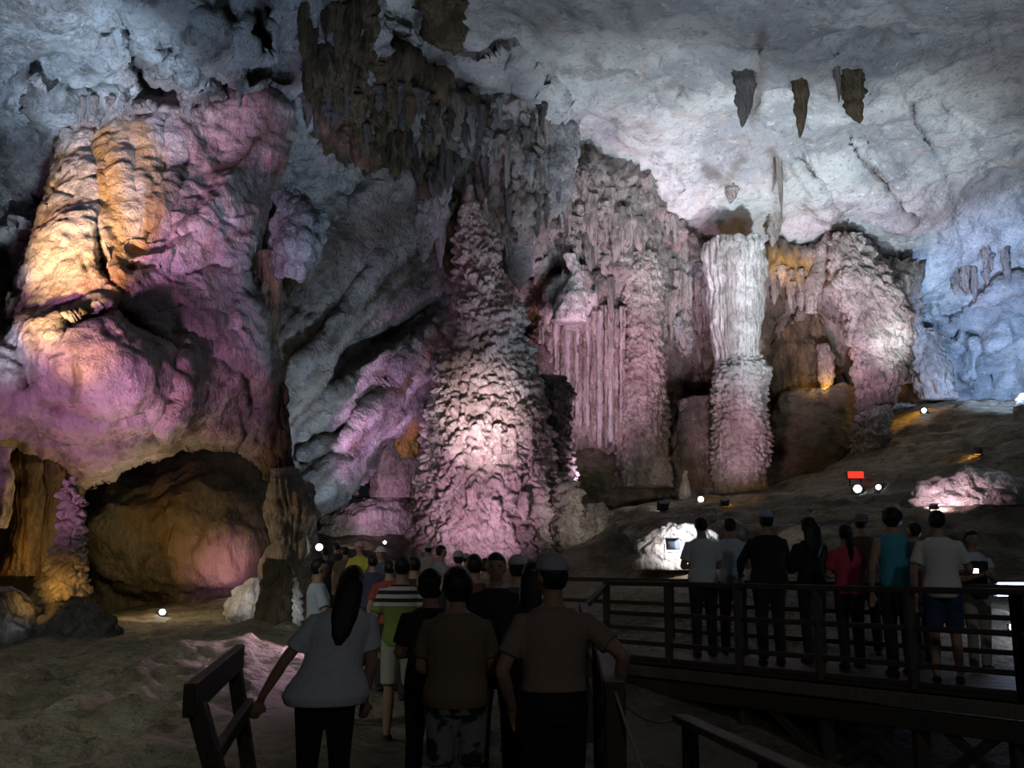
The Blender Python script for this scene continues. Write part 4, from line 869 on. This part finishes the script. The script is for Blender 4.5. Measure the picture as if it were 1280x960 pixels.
bm = bmesh.new(); bm_box(bm, (0, .07, -.03), (.26, .06, .14)); bm_box(bm, (0, .05, -.2), (.05, .05, .3)); link('mount', bm_mesh(bm, 'mount'), M['metal'], pl)
point(P(1290, 760, 13.0), (.65, .75, 1), 14, .2)
# the rock sill the strip lamps light
formation('lamp_sill_rock', 15.2, [(722, 1246, 1330), (745, 1240, 1340), (790, 1236, 1350), (840, 1232, 1360)], M['wall'], 'pale rock sill lit by the bluish lamps at the right edge', 'rock', noise=[('fbm', .8, .1, .4), ('ridge', .4, .06, .4)], px=3, seed=51, depth=.35)
# glaring rocks around the dark-backed floodlight
for k, (u0, u1, v0, v1, Y, lab) in enumerate([(796, 905, 660, 700, 20.6, 'glaring white flowstone boulder behind the dark-backed floodlight'), (866, 906, 636, 652, 26, 'low pale pink boulder above the glaring boulder'), (888, 930, 650, 668, 24.5, 'pale pink boulder right above the glaring boulder'), (740, 800, 668, 700, 22, 'low brownish boulder left of the glaring boulder'), (1150, 1290, 588, 622, 24.5, 'pale pink ledge rock on the right slope under the amber lamp')]):
    m_ = (u0 + u1) / 2; h = (u1 - u0) / 2; Y = hitY(m_, v1 - 3) - .35
    formation('flowstone_boulder', Y, [(v0, m_ - h * .3, m_ + h * .3), (v0 + (v1 - v0) * .25, m_ - h * .75, m_ + h * .75), (v0 + (v1 - v0) * .6, m_ - h, m_ + h), (v1 + 12, m_ - h * 1.1, m_ + h * 1.1)], M['white'] if k < 3 else M['wall'], lab, 'boulder', noise=[('fbm', .7, .12, .5), ('scale', .3, .05, .6)], px=2, seed=60 + k, depth=.6)
floodlight('small pinkish floodlight below the pale ledge rock on the right slope', G(1168, 640) + Vector((0, 0, .1)), G(1215, 600), (1, .7, .85), 4, 150, size=.12, angle=100)
refresh()
lamp_at = G(841, 680, .7); floodlight('dark-backed floodlight standing before a glaring rock left of the men in white', lamp_at, lamp_at + Vector((.35, .8, .12)), (1, .95, .97), 40, 110, size=.2, angle=120)
# ------------------------------------------------------------------ people
MATS = {}
def cloth(col, rough=.9):
    key = tuple(col)
    if key not in MATS: MATS[key] = plain_mat('cloth', col, rough, .18, 30, .15)
    return MATS[key]
SKIN = plain_mat('skin', (.36, .22, .15), .55, .1, 25); HAIR = plain_mat('black_hair', (.012, .010, .009), .45, .4, 40, .3, stretch=(4, 4, .6))
EYE = plain_mat('eye', (.02, .015, .012), .2, .1, 20); LIP = plain_mat('lips', (.30, .12, .10), .5, .1, 20)

def remeshed(bm, vox, smooth_it=5):
    me = bpy.data.meshes.new('tmp'); bm.to_mesh(me); bm.free()
    o = bpy.data.objects.new('tmp', me); COL.objects.link(o)
    m = o.modifiers.new('r', 'REMESH'); m.mode = 'VOXEL'; m.voxel_size = vox; m.use_smooth_shade = True
    s = o.modifiers.new('s', 'SMOOTH'); s.iterations = smooth_it; s.factor = .5
    dg = bpy.context.evaluated_depsgraph_get(); out = bpy.data.meshes.new_from_object(o.evaluated_get(dg))
    bpy.data.objects.remove(o); bpy.data.meshes.remove(me)
    return out

def ring_solid(bm, rings, seg=14):
    """closed solid through rings (centre, x axis, y axis)"""
    vs = []
    for c, ax, ay in rings:
        vs.append([bm.verts.new(c + ax * math.cos(2 * math.pi * j / seg) + ay * math.sin(2 * math.pi * j / seg)) for j in range(seg)])
    for a, b in zip(vs[:-1], vs[1:]):
        for j in range(seg): bm.faces.new((a[j], a[(j + 1) % seg], b[(j + 1) % seg], b[j]))
    bm.faces.new(vs[0][::-1]); bm.faces.new(vs[-1])

def limb(bm, pts, rads, seg=12, cap=True):
    pts = [Vector(p) for p in pts]
    rings = []
    n = len(pts)
    for k, p in enumerate(pts):
        d = (pts[min(k + 1, n - 1)] - pts[max(k - 1, 0)]).normalized()
        x = d.cross(Vector((0, 1, 0)) if abs(d.y) < .9 else Vector((1, 0, 0))).normalized(); y = d.cross(x)
        if k == 0 and cap: rings.append((p - d * rads[0] * .6, x * rads[0] * .5, y * rads[0] * .5))
        rings.append((p, x * rads[k], y * rads[k]))
        if k == n - 1 and cap: rings.append((p + d * rads[k] * .6, x * rads[k] * .5, y * rads[k] * .5))
    ring_solid(bm, rings, seg)

def ball(bm, c, r):
    q = bmesh.ops.create_uvsphere(bm, u_segments=16, v_segments=10, radius=1.0)
    bmesh.ops.transform(bm, matrix=Matrix.Translation(c) @ Matrix.Diagonal((*r, 1)), verts=q['verts'])

X_, Y_, Z_ = Vector((1, 0, 0)), Vector((0, 1, 0)), Vector((0, 0, 1))
TORSO = [(.84, .135, .105, -.01), (.90, .165, .12, -.015), (.97, .165, .115, -.01), (1.07, .142, .098, 0), (1.18, .152, .105, .005), (1.28, .168, .112, .005), (1.35, .172, .10, -.005), (1.395, .145, .082, -.01), (1.43, .095, .066, -.008), (1.46, .06, .056, -.005)]
def torso_rings(inf=0.0, z0=.84, z1=1.46, w=1.0, flare=0.0):
    out = []; zs = [t[0] for t in TORSO]
    for z in np.linspace(z0, z1, 12):
        rx = np.interp(z, zs, [t[1] for t in TORSO]) * w + inf; ry = np.interp(z, zs, [t[2] for t in TORSO]) * w + inf; yo = np.interp(z, zs, [t[3] for t in TORSO])
        f = 1 + flare * max(0, (1.15 - z) / .3)
        out.append((Vector((0, yo, z)), X_ * rx * f, Y_ * ry * f))
    return out

def arm_joints(sx, hand):
    s = Vector((sx * .172, -.005, 1.362)); h = Vector(hand); l1, l2 = .285, .26
    d = h - s; L = min(d.length, l1 + l2 - .004); d.normalize(); h = s + d * L
    a = (l1 * l1 - l2 * l2 + L * L) / (2 * L); r = math.sqrt(max(0, l1 * l1 - a * a))
    pole = Vector((sx * .7, -.6, -.4)); pole = (pole - d * pole.dot(d)).normalized()
    return s, s + d * a + pole * r, h

POSE = {'down': ((-.25, .04, .84), (.25, .04, .84)), 'fold': ((-.06, .26, 1.10), (.06, .27, 1.12)), 'rail': ((-.24, .36, 1.02), (.22, .38, 1.02)), 'cam': ((-.07, .30, 1.36), (.07, .30, 1.36)),
        'hips': ((-.23, -.02, 1.0), (.23, -.02, 1.0)), 'chest': ((-.06, .24, 1.16), (.07, .24, 1.17)), 'half': ((-.25, .05, .84), (.14, .28, 1.08))}

def person(u, top, Y, face, label, pose='down', shirt=(.5, .5, .5), sleeve='short', legs='trousers', legc=(.03, .03, .035), hair='short', hat=None, hatc=(.3, .3, .33), base=None, lean=(0, 0), girth=1.0, skin=None, stripes=None,
           group=None, hands=None, vox=.0125, turn=0.0, bag=None, shirt_z=(.87, 1.445), x=None, flare=0.0, tone=1.0):
    p = P(u, top, Y); bx = p.x if x is None else x
    zb = gz(bx, Y) if base is None else base
    H = max(1.3, p.z - zb - (.03 if hat else .012)); k = H / 1.715
    hl, hr = hands or POSE[pose]
    J = {-1: arm_joints(-1, hl), 1: arm_joints(1, hr)}
    leg = {s: [Vector((s * .088, -.005, .90)), Vector((s * .10, .015 + .02 * s, .49)), Vector((s * .11, -.015 + .04 * s, .09))] for s in (-1, 1)}
    ROT = Matrix.Translation((0, 0, 1.5)) @ Matrix.Rotation(turn, 4, 'Z') @ Matrix.Translation((0, 0, -1.5))
    def warp(me):
        for v_ in me.vertices:
            t = max(0.0, v_.co.z - .9); v_.co.x += lean[0] * t; v_.co.y += lean[1] * t; v_.co.z -= (lean[0] ** 2 + lean[1] ** 2) * t * .45
        me.transform(Matrix.Diagonal((k, k, k, 1))); return me
    # body: one continuous surface
    bm = bmesh.new()
    ring_solid(bm, torso_rings(0, w=girth), 18)
    limb(bm, [(0, -.01, 1.42), (0, .003, 1.49), (0, .012, 1.54)], [.066, .056, .055])
    hb = bmesh.new(); ball(hb, (0, .012, 1.615), (.074, .092, .100)); ball(hb, (0, .035, 1.565), (.056, .066, .068)); ball(hb, (0, .105, 1.592), (.013, .018, .022)); ball(hb, (0, .098, 1.612), (.010, .012, .03))
    for s in (-1, 1): ball(hb, (s * .077, .005, 1.60), (.012, .022, .032))
    bmesh.ops.transform(hb, matrix=ROT, verts=hb.verts)
    tm = bpy.data.meshes.new('t'); hb.to_mesh(tm); hb.free(); bm.from_mesh(tm); bpy.data.meshes.remove(tm)
    for s in (-1, 1):
        a, e, h = J[s]
        limb(bm, [a, a.lerp(e, .5), e], [.054, .047, .040]); limb(bm, [e, e.lerp(h, .35), h], [.040, .040, .027])
        d = (h - e).normalized(); w = d.cross(Vector((0, 1, 0)) if abs(d.y) < .8 else Vector((0, 0, 1))).normalized(); nrm = d.cross(w)
        if nrm.x * -s < 0 and abs(d.z) > .5: nrm = -nrm
        pm = h + d * .05; c3 = [(h, w * .024, nrm * .016), (pm, w * .038, nrm * .016), (h + d * .09, w * .038, nrm * .014)]
        ring_solid(bm, c3, 10)
        for q, (off, ln) in enumerate(((-.03, .066), (-.010, .078), (.010, .073), (.029, .058))):
            b0 = h + d * .085 + w * off; b1 = b0 + d * ln * .5 + nrm * .008; b2 = b1 + d * ln * .42 + nrm * .025
            limb(bm, [b0, b1, b2], [.0095, .009, .008], 8)
        t0 = h + d * .03 + w * .028; limb(bm, [t0, t0 + d * .03 + w * .022 + nrm * .01, t0 + d * .06 + w * .026 + nrm * .022], [.011, .0105, .009], 8)
        hp, kn, an = leg[s]
        limb(bm, [hp, hp.lerp(kn, .45), kn], [.088 * girth, .075, .054]); limb(bm, [kn, kn.lerp(an, .35), an], [.053, .055, .036]); limb(bm, [an + Vector((0, -.03, -.05)), an + Vector((0, .06, -.055)), an + Vector((0, .13, -.065))], [.036, .036, .024])
    body = warp(remeshed(bm, vox)); sk = SKIN if skin is None else skin
    body.materials.append(sk)
    o = bpy.data.objects.new('person', body); COL.objects.link(o); o.location = (bx, Y, zb); o.rotation_euler = (0, 0, face); tag(o, label, 'person', group)
    def part(name, me, mat): me.materials.clear(); me.materials.append(mat); q = bpy.data.objects.new(name, me); COL.objects.link(q); q.parent = o; return q
    # shirt
    bm = bmesh.new(); ring_solid(bm, torso_rings(.017, shirt_z[0], shirt_z[1], girth, flare), 20)
    if sleeve != 'none':
        for s in (-1, 1):
            a, e, h = J[s]; a0 = a.lerp(Vector((0, a.y, a.z - .005)), .35)
            if sleeve == 'short': limb(bm, [a0, a, a.lerp(e, .35), a.lerp(e, .68)], [.058, .062, .064, .069], cap=False)
            else: limb(bm, [a0, a, a.lerp(e, .5), e], [.058, .062, .06, .054], cap=False); limb(bm, [a.lerp(e, .9), e, e.lerp(h, .5), e.lerp(h, .97)], [.055, .054, .047, .038], cap=False)
    sm = cloth(shirt) if stripes is None else stripes
    part('shirt', warp(remeshed(bm, vox, 3)), sm)
    # legs
    bm = bmesh.new()
    if legs != 'skirt': ring_solid(bm, torso_rings(.010, .83, 1.02, girth), 18)
    for s in (-1, 1):
        hp, kn, an = leg[s]
        if legs == 'trousers': limb(bm, [hp + Vector((0, 0, .03)), hp.lerp(kn, .5), kn, kn.lerp(an, .45), an + Vector((0, 0, -.02))], [.10 * girth, .088, .068, .066, .058], cap=False)
        elif legs == 'shorts': limb(bm, [hp + Vector((0, 0, .03)), hp.lerp(kn, .5), hp.lerp(kn, .92)], [.102 * girth, .095, .088], cap=False)
    if legs == 'skirt':
        ring_solid(bm, [(Vector((0, -.01, z)), X_ * rx, Y_ * ry) for z, rx, ry in ((.48, .21, .19), (.6, .20, .17), (.8, .185, .14), (.95, .175, .128), (1.02, .165, .118))], 20)
    part({'trousers': 'trousers', 'shorts': 'shorts', 'skirt': 'skirt'}[legs], warp(remeshed(bm, vox, 3)), cloth(legc))
    for s in (-1, 1):
        bm = bmesh.new(); an = leg[s][2]
        limb(bm, [an + Vector((0, -.055, -.052)), an + Vector((0, .02, -.05)), an + Vector((0, .10, -.058)), an + Vector((0, .165, -.066))], [.036, .044, .042, .024], 12)
        for v_ in bm.verts: v_.co.z = max(v_.co.z, .0)
        part('shoe', warp(bm_mesh(bm, 'shoe', True)), cloth((.03, .028, .026)))
    # hair, hat, face
    def headpart(name, bm, mat, sm_=True):
        bmesh.ops.transform(bm, matrix=ROT, verts=bm.verts); return part(name, warp(bm_mesh(bm, name, sm_)), mat)
    bm = bmesh.new(); q = bmesh.ops.create_uvsphere(bm, u_segments=28, v_segments=20, radius=1.0)
    big = {'short': 1.0, 'long': 1.04, 'pony': 1.0, 'big': 1.30, 'bun': 1.0, 'curly': 1.25}[hair]
    for v_ in bm.verts:
        c = v_.co.copy(); n = fbm(np.array([[c.x * 2.5 + u, c.y * 2.5, c.z * 2.5]]), 2)[0] if big > 1.1 else 0
        rr_ = 1 + .10 * n
        facez = c.y > .15 and c.z < .42
        low = c.z < (-.45 if big < 1.1 else -.62) - (.35 if c.y < -.1 else 0)
        sc_ = .80 if (facez or low) else 1.0
        v_.co = Vector((c.x * .083 * (big if not facez else 1) * sc_ * rr_, .004 + c.y * .100 * ((big + 1) / 2 if not facez else 1) * sc_ * rr_, 1.622 + c.z * .105 * ((big + 1) / 2) * (sc_ if facez else 1)))
    hair_o = headpart('hair', bm, HAIR)
    if hair in ('long', 'curly'):
        bm = bmesh.new(); wv = 1.0 if hair == 'long' else 1.35
        ring_solid(bm, [(Vector((0, -.055, 1.66)), X_ * .055, Y_ * .04), (Vector((0, -.072, 1.60)), X_ * .082 * wv, Y_ * .045), (Vector((0, -.082, 1.50)), X_ * .088 * wv, Y_ * .042), (Vector((0, -.105, 1.38)), X_ * .085 * wv, Y_ * .035), (Vector((0, -.125, 1.28)), X_ * .06, Y_ * .028), (Vector((0, -.13, 1.22)), X_ * .02, Y_ * .012)], 16)
        headpart('long_hair', bm, HAIR).parent = hair_o
    if hair == 'pony':
        bm = bmesh.new(); limb(bm, [(0, -.085, 1.64), (0, -.125, 1.60), (0, -.135, 1.48), (0, -.135, 1.36), (0, -.13, 1.27)], [.022, .032, .036, .03, .012], 10); headpart('ponytail', bm, HAIR).parent = hair_o
    if hair == 'bun':
        bm = bmesh.new(); ball(bm, (0, -.10, 1.66), (.045, .042, .042)); headpart('hair_bun', bm, HAIR).parent = hair_o
    for s in (-1, 1):
        bm = bmesh.new(); ball(bm, (s * .030, .093, 1.618), (.012, .008, .007)); headpart('eye', bm, EYE)
    bm = bmesh.new(); ball(bm, (0, .096, 1.553), (.022, .009, .007)); headpart('mouth', bm, LIP)
    if hat:
        bm = bmesh.new(); seg = 24; bw = {'cap': .0, 'brim': .055, 'sun': .085}[hat]; rg = []
        hs = big if big > 1.1 else 1.0
        for t in np.linspace(0, 1, 8): rg.append((Vector((0, .002, 1.645 + .092 * math.sin(t * math.pi / 2))), X_ * (.090 * hs * math.cos(t * math.pi / 2 * .97)), Y_ * (.108 * math.cos(t * math.pi / 2 * .97))))
        ring_solid(bm, rg, seg)
        if bw: ring_solid(bm, [(Vector((0, .002, 1.640 - bw * .25)), X_ * (.09 + bw), Y_ * (.108 + bw)), (Vector((0, .002, 1.652)), X_ * .085, Y_ * .10)], seg)
        else: ring_solid(bm, [(Vector((0, .06, 1.638)), X_ * .075, Y_ * .115), (Vector((0, .055, 1.650)), X_ * .072, Y_ * .105)], seg)
        headpart('cap' if hat == 'cap' else 'hat', bm, cloth(hatc))
    if bag:
        bm = bmesh.new(); bm_box(bm, (0, -.21, 1.2), (.28, .14, .36)); bmesh.ops.bevel(bm, geom=bm.edges[:], offset=.05, segments=3, affect='EDGES'); part('backpack', warp(bm_mesh(bm, 'backpack', True)), cloth(bag))
    return o

# striped and patterned cloth
def wave_cloth(name, cols, scale, z_split=None, below=None):
    m, nt, b = nodes_of(name); N, L = nt.nodes, nt.links
    tc = N.new('ShaderNodeTexCoord'); sp = N.new('ShaderNodeSeparateXYZ'); L.new(tc.outputs['Object'], sp.inputs[0])
    mt = N.new('ShaderNodeMath'); mt.operation = 'MULTIPLY'; mt.inputs[1].default_value = scale; L.new(sp.outputs[2], mt.inputs[0])
    fr = N.new('ShaderNodeMath'); fr.operation = 'FRACT'; L.new(mt.outputs[0], fr.inputs[0])
    gt = N.new('ShaderNodeMath'); gt.operation = 'GREATER_THAN'; gt.inputs[1].default_value = .5; L.new(fr.outputs[0], gt.inputs[0])
    x = N.new('ShaderNodeMix'); x.data_type = 'RGBA'; x.inputs[6].default_value = (*cols[0], 1); x.inputs[7].default_value = (*cols[1], 1); L.new(gt.outputs[0], x.inputs[0]); out = x.outputs[2]
    if z_split:
        g2 = N.new('ShaderNodeMath'); g2.operation = 'LESS_THAN'; g2.inputs[1].default_value = z_split; L.new(sp.outputs[2], g2.inputs[0])
        y = N.new('ShaderNodeMix'); y.data_type = 'RGBA'; L.new(g2.outputs[0], y.inputs[0]); L.new(out, y.inputs[6]); y.inputs[7].default_value = (*below, 1); out = y.outputs[2]
    L.new(out, b.inputs['Base Color']); b.inputs['Roughness'].default_value = .9
    return m
def blot_cloth(name, c0, c1, sc=9):
    m, nt, b = nodes_of(name); N, L = nt.nodes, nt.links
    tc = N.new('ShaderNodeTexCoord'); n = N.new('ShaderNodeTexNoise'); n.inputs['Scale'].default_value = sc; L.new(tc.outputs['Object'], n.inputs['Vector'])
    r = N.new('ShaderNodeValToRGB'); r.color_ramp.elements[0].position = .48; r.color_ramp.elements[0].color = (*c0, 1); r.color_ramp.elements[1].position = .54; r.color_ramp.elements[1].color = (*c1, 1)
    L.new(n.outputs[0], r.inputs[0]); L.new(r.outputs[0], b.inputs['Base Color']); b.inputs['Roughness'].default_value = .9; return m
STRIPE = wave_cloth('striped_green_cloth', ((.55, .55, .52), (.02, .02, .025)), 15, 1.13, (.20, .26, .06))
CAMO = blot_cloth('blotched_cloth', (.02, .022, .022), (.22, .24, .23)); MATS[(.111, .111, .111)] = CAMO
PI = math.pi
# on the platform, seen from behind
D = DZ
person(876, 645, 13.0, .10, 'person in a white shirt with dark trousers, leftmost on the platform', 'fold', (.62, .66, .68), base=D, girth=1.08, vox=.014)
person(912, 646, 13.3, -.15, 'person in a pale bluish shirt beside the leftmost one on the platform', 'fold', (.50, .60, .66), base=D, vox=.014)
person(957, 636, 12.0, .0, 'broad person in a dark jacket and pale cap on the platform', 'rail', (.022, .022, .024), 'long', hat='cap', hatc=(.34, .42, .52), base=D, girth=1.22, vox=.014)
person(1010, 646, 12.2, .25, 'person in black with loose curly hair beside the dark jacket', 'fold', (.02, .02, .022), 'long', hair='curly', base=D, vox=.014)
person(1056, 654, 11.6, .1, 'person in a red top with a black ponytail on the platform', 'fold', (.50, .06, .09), hair='pony', base=D, vox=.014)
person(1076, 640, 13.0, -.3, 'person in a brimmed hat standing behind the one in red', 'down', (.10, .08, .06), hat='sun', hatc=(.22, .20, .18), base=D, vox=.014)
person(1114, 634, 10.9, .05, 'person in a teal sleeveless top with thick black hair', 'down', (.06, .30, .38), 'none', hair='big', base=D, vox=.013)
person(1142, 652, 12.0, .5, 'dark-haired person in brown half hidden between teal top and white shirt', 'down', (.14, .08, .05), base=D, vox=.014)
person(1170, 637, 10.25, -.35, 'person in a white shirt and blue shorts on the right of the platform', 'half', (.62, .60, .55), legs='shorts', legc=(.03, .05, .11), base=D, girth=1.05, vox=.012, shirt_z=(.84, 1.445))
gp = person(1213, 662, 11.3, PI + .15, 'girl in a dark pinafore over white holding a lit camera, rightmost on the platform', 'chest', (.03, .035, .06), 'none', legs='trousers', legc=(.42, .38, .32), base=D, vox=.013)
# white blouse straps of the girl
bm = bmesh.new(); ring_solid(bm, torso_rings(.021, 1.335, 1.452), 20)
for s in (-1, 1):
    a_, e_, h_ = arm_joints(s, POSE['chest'][0 if s < 0 else 1]); limb(bm, [a_, a_.lerp(e_, .45)], [.068, .07], cap=False)
me = remeshed(bm, .013, 3); me.transform(Matrix.Diagonal(((1.95 - D) / 1.715 * .985,) * 3 + (1,))); me.materials.append(cloth((.6, .6, .62))); bl_ = link('blouse', me, None, gp)
cm = thing('compact_camera', 'small camera with a bright light held by the girl at the right', 'camera', P(1219, 714, 10.86))
bm = bmesh.new(); bm_box(bm, (0, .02, 0), (.10, .03, .06)); bmesh.ops.bevel(bm, geom=bm.edges[:], offset=.006, segments=2, affect='EDGES'); link('body', bm_mesh(bm, 'body'), M['metal'], cm)
bm = bmesh.new(); bm_box(bm, (.0, 0, .004), (.07, .008, .045)); link('screen', bm_mesh(bm, 'screen'), glow_mat('screen_glow', (.75, .88, 1), 7), cm)
bm = bmesh.new(); bmesh.ops.create_cone(bm, segments=16, radius1=.022, radius2=.02, depth=.025, cap_ends=True, matrix=Matrix.Translation((0, .045, 0)) @ Matrix.Rotation(PI / 2, 4, 'X')); link('lens', bm_mesh(bm, 'lens'), M['metal'], cm)
# on the path
person(440, 702, 5.6, .25, 'long-haired person in a loose white shirt leaning at the front left of the crowd', 'down', (.62, .66, .72), 'short', hair='long', lean=(.20, .12), girth=1.12, hands=((-.40, .10, .86), (.26, .12, .85)), legc=(.012, .012, .014), vox=.010, flare=.45, shirt_z=(.85, 1.445), x=-1.02)
person(572, 710, 5.7, .0, 'dark figure with blotched shorts at the front of the crowd', 'fold', (.20, .15, .10), legs='shorts', legc=(.111, .111, .111), hair='big', girth=1.18, vox=.010)
person(692, 690, 5.4, .10, 'person in a tan shirt and grey cap gripping the path railing', 'down', (.27, .20, .155), 'short', hat='cap', hatc=(.40, .43, .50), legc=(.012, .012, .014), hands=((-.22, .1, .9), (.36, .02, .98)), turn=.5, girth=1.06, vox=.010, x=.22, shirt_z=(1.0, 1.445))
person(538, 712, 6.6, .1, 'black-haired person in dark clothes left of the blotched shorts', 'fold', (.03, .028, .026), hair='big', vox=.012)
person(503, 693, 8.8, .0, 'person in a striped top with green below and pale shorts', 'down', (.2, .2, .1), legs='shorts', legc=(.42, .40, .36), stripes=STRIPE, hair='short', vox=.011)
person(399, 696, 9.0, -1.25, 'person in a pale shirt at the left end of the crowd', 'half', (.45, .50, .58), vox=.013)
person(450, 675, 15, PI - .2, 'person in a pink hat and yellow-green shirt facing us', 'fold', (.50, .46, .06), hat='brim', hatc=(.62, .36, .40), vox=.015)
person(476, 687, 13.6, PI + .1, 'person in a white hat facing us beside the yellow-green shirt', 'fold', (.10, .11, .16), hat='brim', hatc=(.66, .64, .62), vox=.015)
person(487, 699, 11.2, .2, 'person in a dull red shirt behind the striped top', 'down', (.30, .06, .05), vox=.015)
person(518, 694, 11.0, -.1, 'person with black hair in dark clothes right behind the striped top', 'fold', (.04, .035, .03), vox=.015)
person(551, 681, 14.6, -1.2, 'person in a grey shirt turned sideways against the pink cone', 'fold', (.30, .31, .33), vox=.015)
person(573, 687, 13.0, .1, 'person in a grey cap, middle of the crowd', 'fold', (.10, .10, .10), hat='cap', hatc=(.36, .38, .42), vox=.015)
person(593, 692, 10.0, .2, 'black-haired person in a dark red shirt in the middle of the crowd', 'fold', (.16, .05, .04), vox=.014)
person(620, 690, 8.0, PI, 'person in a black shirt facing us in the crowd', 'down', (.025, .025, .025), vox=.012)
person(647, 692, 9.6, .3, 'person in a grey cap just left of the tan shirt', 'fold', (.06, .065, .09), hat='cap', hatc=(.38, .40, .44), vox=.014)
person(667, 700, 7.4, -.3, 'long-haired person in dark checked clothes beside the tan shirt', 'fold', (.05, .05, .065), hair='long', vox=.013)
person(421, 680, 19.5, .1, 'small distant figure on the path before the glaring lamp', 'down', (.05, .05, .055), vox=.018)
person(535, 690, 17.5, .3, 'distant figure in a white cap at the foot of the cone', 'down', (.40, .38, .36), hat='cap', hatc=(.55, .52, .50), vox=.018)
person(466, 697, 12.2, .0, 'person in dark blue between the yellow-green shirt and the striped top', 'fold', (.05, .06, .10), vox=.016)
person(432, 690, 16.5, .2, 'small person in brown left of the pink hat', 'down', (.16, .11, .07), vox=.017)
person(407, 687, 17.5, .4, 'small person in black far back at the left of the crowd', 'down', (.03, .03, .03), vox=.017)
person(607, 697, 12.0, -.2, 'black-haired person in grey half hidden behind the one facing us in black', 'fold', (.14, .14, .15), vox=.016)
person(583, 690, 16.0, .1, 'distant person in a pale hat before the foot of the cone', 'down', (.09, .08, .08), hat='brim', hatc=(.34, .33, .33), vox=.017)
